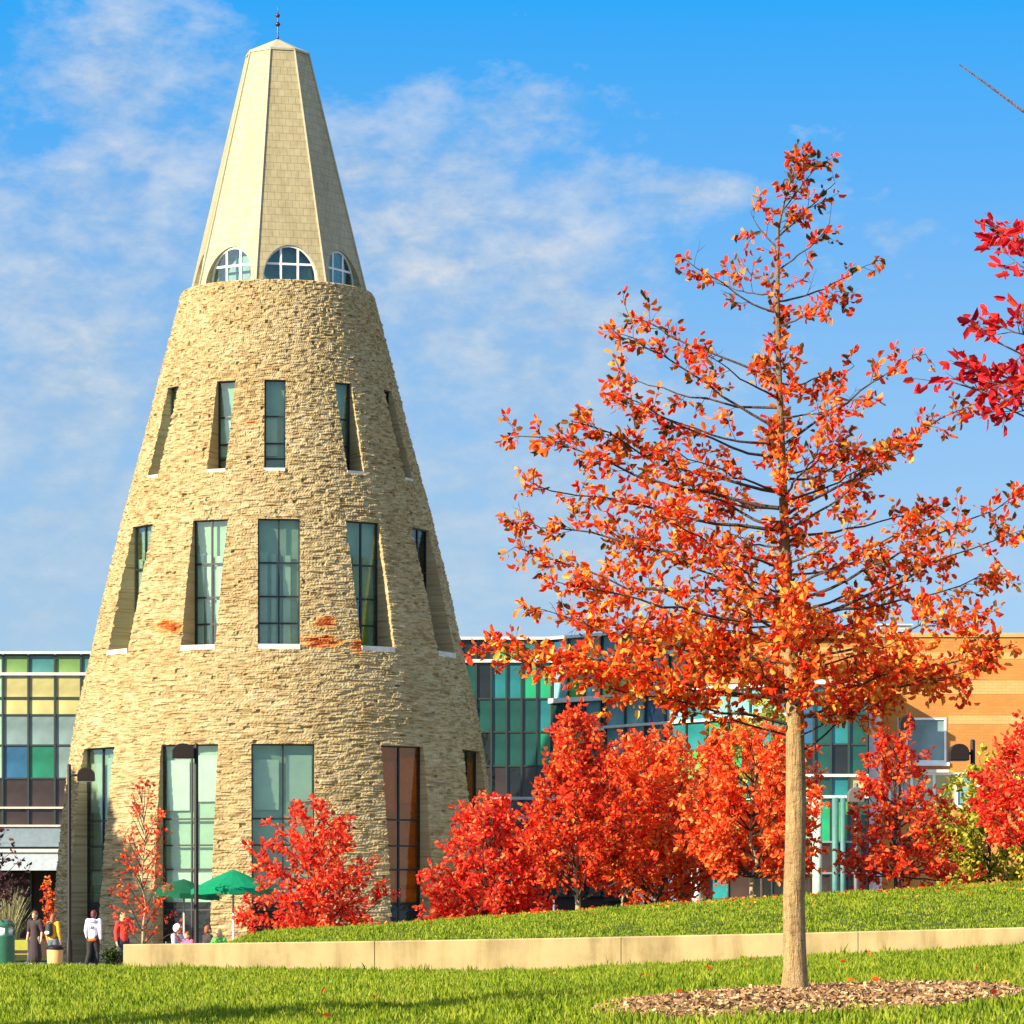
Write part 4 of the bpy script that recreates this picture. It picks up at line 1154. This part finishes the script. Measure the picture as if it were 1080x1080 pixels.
# ------------------------------------------------------------------ umbrellas, tables, chairs
def umbrella(label, px, py_top, Y, r, h, matk, tilt):
    x = X_of(px, Y); root = thing('patio_umbrella', label, 'umbrella', (x, Y, 0), 0, 'green umbrellas by the tower entrance')
    zt = Z_of(py_top, Y)
    MB().lathe([(.24, .006), (.24, .05), (.05, .09), (.028, .1), (.028, zt - .08)], 14).build('pole', M['pale_metal'], root, True)
    m = MB(); top = Vector((0, 0, 0)); n = 8
    mt = Matrix.Translation((0, 0, zt)) @ Matrix.Rotation(R(tilt), 4, 'Y')
    rim = []
    m.v.append(mt @ top)
    rows_ = 5
    for q in range(1, rows_ + 1):
        for k in range(n * 2):
            a = 2 * math.pi * k / (n * 2); rr_ = r * q / rows_ * (1 if k % 2 == 0 else .955)
            zz = -h * (q / rows_) ** 1.15 - (.0 if k % 2 == 0 else -.03 * q / rows_)
            m.v.append(mt @ Vector((rr_ * math.cos(a), rr_ * math.sin(a), zz)))
    N = n * 2
    for k in range(N): m.f.append([0, 1 + k, 1 + (k + 1) % N])
    for q in range(rows_ - 1):
        for k in range(N): a0 = 1 + q * N + k; a1 = 1 + q * N + (k + 1) % N; m.f.append([a0, a0 + N, a1 + N, a1])
    # valance
    b = len(m.v); e = 1 + (rows_ - 1) * N
    for k in range(N): m.v.append(m.v[e + k] - Vector((0, 0, .14)))
    for k in range(N): m.f.append([e + k, b + k, b + (k + 1) % N, e + (k + 1) % N])
    c = m.build('canopy', M[matk], root)
    sol = c.modifiers.new('Solidify', 'SOLIDIFY'); sol.thickness = .006
    rb = MB()
    for k in range(n):
        a = 2 * math.pi * k / n
        rb.tube([mt @ Vector((0, 0, -.05)), mt @ Vector((r * math.cos(a) * .97, r * math.sin(a) * .97, -h - .015))], .010, 4)
    rb.build('ribs', M['pale_metal'], root)
umbrella('dark green patio umbrella on the left behind the sparse red tree', 194, 927, 108, 1.05, .42, 'umbrella_dark', 4)
umbrella('bright green patio umbrella between the black lamp post and the round red tree', 246, 917, 103, 1.15, .55, 'umbrella', 0)

def table(label, x, Y):
    t = thing('patio_table', label, 'table', (x, Y, .006), 0, 'patio tables')
    MB().lathe([(.55, .70), (.56, .715), (.55, .73)], 28).build('tabletop', M['black_metal'], t)
    MB().lathe([(.28, 0), (.28, .02), (.04, .05), (.04, .70)], 16).build('leg', M['black_metal'], t, True)
table('round black patio table under the dark green umbrella', X_of(194, 108) - .75, 107.4)
table('round black patio table under the bright green umbrella', X_of(246, 103) - .8, 102.6)

def chair(label, x, Y, rz, seatk='black_metal', group='patio chairs'):
    t = thing('patio_chair', label, 'chair', (x, Y, .006), rz, group)
    MB().box(-.22, .22, -.22, .22, .43, .46).build('seat', M[seatk], t, bevel=.01)
    MB().box(-.21, .21, .20, .23, .56, .86).build('backrest', M[seatk], t, bevel=.01)
    for sx in (-1, 1):
        MB().tube([(sx * .21, -.20, 0), (sx * .20, -.19, .43)], .013, 6).build('leg', M['grey_metal'], t)
        MB().tube([(sx * .215, .25, 0), (sx * .215, .215, .43), (sx * .215, .235, .86)], .013, 6).build('leg', M['grey_metal'], t)
    return t
M['chair_yellow'] = plain('yellow_green_mesh', (.42, .42, .05), .6)

# ------------------------------------------------------------------ people
def capsules(parts, name, mat, parent, voxel=.013, smooth=3):
    m = MB()
    for q in parts:
        if q[0] == 'c':
            _, a, ra, b2, rb = q; a = Vector(a); b2 = Vector(b2)
            m.tube([a, a.lerp(b2, .5), b2], [ra, (ra + rb) / 2, rb], 14); m.ball(a, ra, 12, 8); m.ball(b2, rb, 12, 8)
        else:
            _, c, r, sq = q; m.ball(c, r, 18, 12, sq)
    o = m.build('raw', None)
    rm = o.modifiers.new('r', 'REMESH'); rm.mode = 'VOXEL'; rm.voxel_size = voxel
    sm = o.modifiers.new('s', 'SMOOTH'); sm.iterations = smooth; sm.factor = .5
    me = evaluated(o, name)
    return link_mesh(name, me, mat, parent, True)

def person(label, x, Y, rz, h=1.72, pose='stand', top=(.6, .6, .6), bottom=None, hair='dark', skin='skin_pale', shoes=(.6, .58, .55), extras=(), z=None, long_coat=False, hem=None, sleeve=True, arm_out=0, hood=False, top2=None):
    k = h / 1.72
    z0 = .006 if z is None else z
    t = thing('person', label, 'person', (x, Y, z0), rz, None)
    V3 = lambda a, b_, c: Vector((a * k, b_ * k, c * k))
    sit = pose == 'sit'
    dz = -.42 if sit else 0
    hipz = .92 + dz; shz = 1.42 + dz; headz = 1.60 + dz
    lean = -.06 if pose == 'walk' else 0
    sh = {s: V3(s * .175, lean, shz) for s in (-1, 1)}
    if sit:
        el = {s: V3(s * .24, -.06, 1.14 + dz) for s in (-1, 1)}; wr = {s: V3(s * .17, -.30, 1.12 + dz) for s in (-1, 1)}
        kn = {s: V3(s * .11, -.44, .50) for s in (-1, 1)}; an = {s: V3(s * .11, -.42, .09) for s in (-1, 1)}
    elif pose == 'walk':
        el = {-1: V3(-.24, .06, 1.14), 1: V3(.25, -.08, 1.14)}; wr = {-1: V3(-.25, .02, .90), 1: V3(.25, -.20, .92)}
        kn = {-1: V3(-.09, -.12, .51), 1: V3(.10, .04, .49)}; an = {-1: V3(-.09, -.10, .09), 1: V3(.10, .26, .15)}
    else:
        el = {s: V3(s * .235, .02, 1.14) for s in (-1, 1)}; wr = {s: V3(s * .245, -.05, .90) for s in (-1, 1)}
        kn = {s: V3(s * .10, -.01, .50) for s in (-1, 1)}; an = {s: V3(s * .105, .0, .09) for s in (-1, 1)}
        if arm_out: el[1] = V3(.27, -.12, 1.18); wr[1] = V3(.16, -.32, 1.22)
    hp = {s: V3(s * .09, 0, hipz) for s in (-1, 1)}
    neck = V3(0, lean, shz + .03); head = V3(0, lean - .02, headz)
    body = [('c', V3(0, 0, hipz + .02), .125 * k, V3(0, lean * .5, hipz + .24), .115 * k), ('c', V3(0, lean * .5, hipz + .24), .115 * k, V3(0, lean, shz - .13), .13 * k),
            ('c', V3(-.10, lean, shz - .05), .075 * k, V3(.10, lean, shz - .05), .075 * k), ('c', neck, .056 * k, V3(0, lean - .01, headz - .06), .05 * k),
            ('s', head, .095 * k, (.82, 1.0, 1.22)), ('s', head + V3(0, -.095, -.015), .016 * k, (1, 1.1, 1.4)), ('s', head + V3(0, -.075, -.065), .030 * k, (1.2, 1, .8)),
            ('s', head + V3(-.082, .0, -.005), .020 * k, (.5, 1, 1.5)), ('s', head + V3(.082, .0, -.005), .020 * k, (.5, 1, 1.5))]
    for s in (-1, 1):
        body += [('c', sh[s], .058 * k, el[s], .042 * k), ('c', el[s], .042 * k, wr[s], .028 * k), ('c', hp[s], .088 * k, kn[s], .058 * k), ('c', kn[s], .056 * k, an[s], .036 * k),
                 ('c', an[s], .035 * k, an[s] + V3(0, -.14, -.05), .030 * k)]
        d = (wr[s] - el[s]).normalized(); pl_ = wr[s] + d * .05 * k
        body.append(('c', wr[s], .026 * k, wr[s] + d * .075 * k, .032 * k))
        sd = d.cross(Vector((1, 0, 0))); sd.normalize()
        for q, (o_, ln) in enumerate(((-.027, .075), (-.009, .085), (.009, .08), (.027, .062))):
            p = wr[s] + d * .085 * k + sd * o_ * k; e1 = p + d * ln * .55 * k; e2 = e1 + (d * .8 + Vector((-s * .5, 0, 0))) * ln * .45 * k
            body += [('c', p, .0105 * k, e1, .010 * k), ('c', e1, .010 * k, e2, .009 * k)]
        p = wr[s] + d * .03 * k + sd * -.028 * k
        body.append(('c', p, .013 * k, p + (d * .7 - sd * .7) * .06 * k, .010 * k))
    capsules(body, 'body', M[skin], t, .011)
    eyes = MB()
    for s in (-1, 1): eyes.ball(head + V3(s * .032, -.088, .012), .010 * k, 8, 6)
    eyes.build('eyes', M['black_metal'], t, True)
    # hair
    hr = [('s', head + V3(0, .018, .035), .103 * k, (.87, 1.0, 1.05)), ('s', head + V3(0, .05, -.02), .088 * k, (.9, .8, 1.1))]
    if hair.endswith('long'): hr += [('c', head + V3(0, .06, -.02), .085 * k, head + V3(0, .085, -.22), .075 * k)]
    hm = {'dark': (.02, .012, .01), 'dark_long': (.02, .012, .01), 'auburn_long': (.22, .07, .02), 'auburn': (.22, .07, .02), 'blond_long': (.55, .38, .16), 'red': (.12, .015, .015)}[hair]
    ho = capsules(hr, 'hair', plain('hair_' + hair, hm, .6), t, .013)
    # trousers
    if bottom:
        tr = [('c', V3(0, 0, hipz + .03), .140 * k, V3(0, 0, hipz - .03), .138 * k)]
        for s in (-1, 1): tr += [('c', hp[s], .108 * k, kn[s], .076 * k), ('c', kn[s], .076 * k, an[s] + V3(0, 0, .02), .060 * k)]
        capsules(tr, 'trousers', plain('cloth_' + bottom_name(bottom), bottom, .85), t)
    # top
    low = hipz - .02 if not long_coat else .30
    tp = [('c', V3(0, lean * .5, hipz + .24), .138 * k, V3(0, lean, shz - .13), .148 * k), ('c', V3(0, 0, hipz + .03), .150 * k, V3(0, lean * .5, hipz + .24), .140 * k),
          ('c', V3(-.12, lean, shz - .045), .088 * k, V3(.12, lean, shz - .045), .088 * k), ('c', neck + V3(0, .0, -.05), .075 * k, neck, .066 * k)]
    if long_coat: tp += [('c', V3(0, 0, hipz + .03), .152 * k, V3(0, 0, .40), .205 * k), ('c', V3(0, 0, .40), .205 * k, V3(0, 0, .34), .205 * k)]
    for s in (-1, 1):
        tp += [('c', sh[s], .078 * k, el[s], .062 * k)]
        if sleeve: tp += [('c', el[s], .062 * k, wr[s] + (el[s] - wr[s]) * .06, .048 * k)]
    if hood: tp += [('c', V3(-.06, .09, shz + .01), .06 * k, V3(.06, .09, shz + .01), .06 * k)]
    capsules(tp, 'jacket' if not long_coat else 'coat', plain('cloth_top_' + bottom_name(top), top, .85), t)
    if hem: capsules([('s', V3(0, 0, hipz - .05), .165 * k, (1, 1, .45))], 'shirt_hem', plain('cloth_hem', hem, .8), t)
    sh_ = []
    for s in (-1, 1): sh_ += [('c', an[s] + V3(0, .02, -.045), .042 * k, an[s] + V3(0, -.15, -.052), .040 * k)]
    capsules(sh_, 'shoes', plain('shoe_' + bottom_name(shoes), shoes, .6), t)
    return t, k, shz
def bottom_name(c): return 'fabric_%d_%d_%d' % tuple(int(v * 100) for v in c)

PY = 112.0
# woman in a long dark coat
person('person in a long dark coat with bare forearms standing beside the green bin', X_of(37, PY), PY, R(-25), 1.70, 'stand', (.035, .022, .024), None, 'auburn', 'skin_pale', (.30, .22, .2), long_coat=True, sleeve=False)
# person in yellow with a backpack
t, k, shz = person('person in a yellow jacket wearing a black and white backpack behind the tan bin', X_of(56, 114), 114, R(150), 1.62, 'stand', (.72, .36, .02), (.10, .12, .17), 'auburn_long', 'skin_pale', (.25, .05, .04))
bp = capsules([('c', (.0, .20, 1.05), .12, (0, .20, 1.28), .11)], 'backpack', plain('black_nylon', (.02, .02, .022), .7), t)
capsules([('s', (.0, .30, 1.06), .085, (1.1, .45, .7)), ('s', (0, .24, 1.33), .07, (1.2, .6, .5))], 'pocket', M['white_paint'], bp)
# person walking away in a white hoodie
t, k, shz = person('person in a white hoodie and black trousers walking past the tower base', X_of(98, 111), 111, R(165), 1.72, 'walk', (.66, .64, .74), (.018, .016, .016), 'red', 'skin_brown', (.62, .56, .5), hem=(.72, .12, .01), hood=True)
em = MB()
for (u, v, w, h) in ((-.05, 1.22, .02, .10), (.0, 1.24, .02, .10), (.05, 1.22, .02, .10)): em.box(u - w / 2, u + w / 2, .120, .150, v - h / 2, v + h / 2)
em.build('emblem', plain('emblem_ink', (.08, .08, .12), .8), t)
person('person in a red top with light hair beside the wall end and the sparse tree', X_of(130, 106), 106, R(35), 1.66, 'stand', (.60, .03, .02), (.03, .035, .06), 'blond_long', 'skin_pale', (.4, .05, .04), arm_out=1)
def seated(label, px, Y, rz, **kw):
    x = X_of(px, Y)
    chair(kw.pop('chair_label'), x, Y, rz)
    return person(label, x, Y, rz, pose='sit', **kw)
tt, k, _ = seated('seated person in a pale grey hooded top between the umbrellas', 187, 105, R(60), h=1.74, top=(.50, .52, .58), bottom=(.05, .05, .06), hair='dark', chair_label='black patio chair under the person in the pale grey hood')
capsules([('s', (0, .0, 1.23), .125, (.95, 1.0, 1.05)), ('s', (0, -.10, 1.255), .06, (1.3, 1.1, .35))], 'cap', M['white_paint'], tt)
seated('seated person in a bright pink top below the green umbrellas', 198, 102.5, R(-40), h=1.50, top=(.75, .10, .22), bottom=(.05, .05, .06), hair='auburn', chair_label='black patio chair under the person in pink')
seated('seated person in a dark charcoal jacket right of the tall lamp post', 219, 103.5, R(120), h=1.72, top=(.035, .026, .03), bottom=(.03, .03, .04), hair='auburn', chair_label='black patio chair under the person in charcoal')
seated('seated person in a bright green shirt beside the umbrella pole', 231, 101.5, R(-30), h=1.60, top=(.08, .42, .05), bottom=(.08, .08, .1), hair='blond_long', chair_label='black patio chair under the person in the green shirt')
chair('yellow green patio chair beside the green bin at the left edge', X_of(21.5, 111), 111, R(190), 'chair_yellow')

# ------------------------------------------------------------------ bins and planter
def green_bin():
    Y = 110; x = X_of(4, Y); t = thing('trash_bin', 'round dark green trash bin with a domed hood at the left edge', 'trash bin', (x, Y, .006), 0, 'bins')
    MB().lathe([(.30, 0), (.32, .03), (.32, .95), (.33, .97), (.33, 1.0)], 28).build('drum', M['bin_green'], t, True)
    m = MB()
    m.lathe([(.33, 1.27), (.33, 1.32), (.26, 1.42), (.10, 1.47), (.01, 1.48)], 28)
    for a in (.4, 1.97, 3.54, 5.1): m.box(-.05, .05, -.32, -.29, 1.003, 1.27, Matrix.Rotation(a, 4, 'Z'))
    m.build('hood', M['bin_green'], t)
    MB().lathe([(.25, 1.003), (.25, 1.26)], 20).build('liner', M['white_paint'], t, True)
green_bin()
def tan_bin():
    Y = 109; x = X_of(58, Y); t = thing('trash_bin', 'tan stone trash bin with a dark lid in front of the person in yellow', 'trash bin', (x, Y, .006), 0, 'bins')
    MB().lathe([(.20, 0), (.21, .02), (.235, .58), (.23, .60)], 26).build('drum', M['bin_tan'], t, True)
    MB().lathe([(.25, .603), (.26, .65), (.18, .72), (.02, .74)], 26).build('lid', M['black_metal'], t, True)
tan_bin()
def planter():
    Y = 104; x = X_of(119, Y); t = thing('planter', 'small square planter with dark green foliage beside the low wall end', 'planter', (x, Y, .006))
    MB().box(-.20, .20, -.20, .20, 0, .32).build('pot', M['black_metal'], t, bevel=.02)
    N = 700
    p = RNG.standard_normal((N, 3)) * np.array([.12, .12, .10]) + np.array([0, 0, .45])
    leaf_mesh('foliage', p, RNG.standard_normal((N, 3)), .06 + .03 * RNG.random(N), .6, L_GREEN, t)
planter()

# fallen leaves on the lawn
def fallen():
    N = 26
    y = 22 + 36 * RNG.random(N) ** 1.2; x = (RNG.random(N) - .3) * .22 * y
    z = ground_z(x, y) + .045 + .03 * RNG.random(N)
    ax = RNG.standard_normal((N, 3)); ax[:, 2] *= .3
    ft = np.array([(X_of(p, 79), 79) for p in (328, 514, 606, 694, 794, 945, 1060)])
    k = RNG.integers(0, len(ft), 420); x2 = ft[k, 0] + RNG.standard_normal(420) * 1.3; y2 = 76 - np.abs(RNG.standard_normal(420)) * 3.5
    x = np.concatenate([x, x2]); y = np.concatenate([y, y2]); z = np.concatenate([z, ground_z(x2, y2) + .05])
    N = len(x); ax = RNG.standard_normal((N, 3)); ax[:, 2] *= .3
    o = leaf_mesh('fallen_leaves', np.stack([x, y, z], -1), ax, .05 + .03 * RNG.random(N), .6, L_ORANGE, None)
    tag(o, kind='stuff')
fallen()

# ------------------------------------------------------------------ light, sky, camera
SUN_AZ = 55.0      # degrees left of the direction from the tower to the camera
SUN_EL = 25.0
sd = Vector((-math.sin(R(SUN_AZ)) * math.cos(R(SUN_EL)), -math.cos(R(SUN_AZ)) * math.cos(R(SUN_EL)), math.sin(R(SUN_EL))))
li = bpy.data.lights.new('Sun', 'SUN'); li.energy = 4.9; li.angle = R(.5); li.color = (1.0, .86, .64)
so = bpy.data.objects.new('Sun', li); COL.objects.link(so); so.rotation_euler = sd.to_track_quat('Z', 'Y').to_euler()

w = bpy.data.worlds.new('World'); S.world = w; w.use_nodes = True
nt = w.node_tree; bg = nt.nodes['Background']
sky = nt.nodes.new('ShaderNodeTexSky'); sky.sky_type = 'NISHITA'; sky.sun_disc = False
sky.sun_elevation = R(SUN_EL); sky.sun_rotation = R(180 + SUN_AZ); sky.air_density = 1.0; sky.dust_density = .6; sky.ozone_density = 2.5
tc = nt.nodes.new('ShaderNodeTexCoord')
sp = nt.nodes.new('ShaderNodeSeparateXYZ'); nt.links.new(tc.outputs['Generated'], sp.inputs[0])
cb = nt.nodes.new('ShaderNodeCombineXYZ')
nt.links.new(sp.outputs[0], cb.inputs[0]); nt.links.new(sp.outputs[1], cb.inputs[1])
nt.links.new(math_n(nt, 'MULTIPLY_ADD', sp.outputs[2], 3.6, .10), cb.inputs[2])
vn = nt.nodes.new('ShaderNodeVectorMath'); vn.operation = 'NORMALIZE'; nt.links.new(cb.outputs[0], vn.inputs[0])
nt.links.new(vn.outputs[0], sky.inputs['Vector'])
hs = nt.nodes.new('ShaderNodeHueSaturation'); hs.inputs['Hue'].default_value = .489; mr = nt.nodes.new('ShaderNodeMapRange'); nt.links.new(sp.outputs[2], mr.inputs[0])
mr.inputs[1].default_value = .03; mr.inputs[2].default_value = .24; mr.inputs[3].default_value = .80; mr.inputs[4].default_value = 1.40
nt.links.new(mr.outputs[0], hs.inputs['Saturation'])
mr2 = nt.nodes.new('ShaderNodeMapRange'); nt.links.new(sp.outputs[2], mr2.inputs[0])
mr2.inputs[1].default_value = .03; mr2.inputs[2].default_value = .24; mr2.inputs[3].default_value = .66; mr2.inputs[4].default_value = 1.42
nt.links.new(mr2.outputs[0], hs.inputs['Value'])
nt.links.new(sky.outputs[0], hs.inputs['Color'])
# clouds: soft banks by direction
v = tc.outputs['Generated']
n1 = noise(nt, 12, 10, .60, mapping(nt, v, (1.0, 1.0, 1.35), (3.1, 0, .4)), .5)
n2 = noise(nt, 48, 6, .62, mapping(nt, v, (1.0, 1.0, 1.9), (1.2, .5, .1)))
ay = math_n(nt, 'MAXIMUM', math_n(nt, 'ABSOLUTE', sp.outputs[1]), .05)
uu = math_n(nt, 'DIVIDE', sp.outputs[0], ay); vv = math_n(nt, 'DIVIDE', sp.outputs[2], ay)
bank = None
for (u0, v0, su, sv, wt) in ((-.115, .175, .050, .055, .20), (-.105, .225, .016, .03, .14), (-.02, .180, .050, .040, .22), (-.005, .130, .060, .035, .17), (-.13, .10, .05, .05, .16), (-.01, .085, .09, .03, .12), (.10, .232, .07, .022, -.22), (-.125, .205, .012, .008, -.14), (-.04, .235, .02, .012, -.14), (.052, .191, .018, .006, .24), (.10, .180, .03, .008, .10), (.02, .215, .03, .01, .10)):
    g = math_n(nt, 'ADD', math_n(nt, 'POWER', math_n(nt, 'ABSOLUTE', math_n(nt, 'DIVIDE', math_n(nt, 'SUBTRACT', uu, u0), su)), 2.0),
               math_n(nt, 'POWER', math_n(nt, 'ABSOLUTE', math_n(nt, 'DIVIDE', math_n(nt, 'SUBTRACT', vv, v0), sv)), 2.0))
    g = math_n(nt, 'MULTIPLY', math_n(nt, 'EXPONENT', math_n(nt, 'MULTIPLY', g, -1.0)), wt)
    bank = g if bank is None else math_n(nt, 'ADD', bank, g)
d = math_n(nt, 'ADD', math_n(nt, 'MULTIPLY', n1.outputs['Fac'], .58), math_n(nt, 'MULTIPLY', n2.outputs['Fac'], .42))
d = math_n(nt, 'ADD', d, math_n(nt, 'SUBTRACT', bank, .12))
cr = ramp(nt, [(.43, (0, 0, 0)), (.53, (.40, .40, .40)), (.62, (.62, .62, .62)), (.74, (1, 1, 1))]); nt.links.new(d, cr.inputs[0])
fac = math_n(nt, 'MULTIPLY', cr.outputs[0], .95)
n4 = noise(nt, 70, 6, .62, mapping(nt, v, (1.0, 1.0, 1.7), (.3, .1, .7)), .4)
pf = math_n(nt, 'ADD', math_n(nt, 'MULTIPLY', n2.outputs['Fac'], .55), math_n(nt, 'MULTIPLY', n4.outputs['Fac'], .45))
ccol = ramp(nt, [(.40, (.56, .68, .86)), (.52, (.74, .82, .92)), (.64, (.98, .98, .99))]); nt.links.new(pf, ccol.inputs[0])
ccs = mixc(nt, 1.0, ccol.outputs[0], (2.55, 2.55, 2.55), 'MULTIPLY')
fac = math_n(nt, 'MULTIPLY', fac, math_n(nt, 'MULTIPLY_ADD', pf, 2.5, -.28, clamp=True))
mx = mixc(nt, fac, hs.outputs[0], ccs)
hzf = nt.nodes.new('ShaderNodeMapRange'); nt.links.new(sp.outputs[2], hzf.inputs[0])
hzf.inputs[1].default_value = .02; hzf.inputs[2].default_value = .19; hzf.inputs[3].default_value = .66; hzf.inputs[4].default_value = 0.0
mx = mixc(nt, hzf.outputs[0], mx, (1.15, 1.78, 2.25))
# broken cloud deck added overhead, out of view, as neutral fill light
ovf = nt.nodes.new('ShaderNodeMapRange'); nt.links.new(sp.outputs[2], ovf.inputs[0])
ovf.inputs[1].default_value = .28; ovf.inputs[2].default_value = .5; ovf.inputs[3].default_value = 0.0; ovf.inputs[4].default_value = 1.0
ovn = ramp(nt, [(.30, (.35, .35, .35)), (.55, (1, 1, 1))]); nt.links.new(n1.outputs['Fac'], ovn.inputs[0])
mx = mixc(nt, math_n(nt, 'MULTIPLY', ovf.outputs[0], math_n(nt, 'MULTIPLY', ovn.outputs[0], .85)), mx, (2.9, 2.95, 3.4))
nt.links.new(mx, bg.inputs['Color']); bg.inputs['Strength'].default_value = .13

cd = bpy.data.cameras.new('Camera'); cam = bpy.data.objects.new('Camera', cd); COL.objects.link(cam)
cam.location = (0, 0, CAMZ); cam.rotation_euler = (R(90), 0, 0)
cd.sensor_width = 36; cd.sensor_fit = 'HORIZONTAL'; cd.lens = 36 * F / 1080; cd.shift_y = (HZ - 540) / 1080
cd.clip_start = .1; cd.clip_end = 8000
S.camera = cam
S.render.resolution_x = S.render.resolution_y = 1024
S.view_settings.view_transform = 'Standard'; S.view_settings.look = 'None'; S.view_settings.exposure = 1.3; S.view_settings.gamma = 1
S.cycles.max_bounces = 8; S.cycles.transparent_max_bounces = 12
S.cycles.use_denoising = True
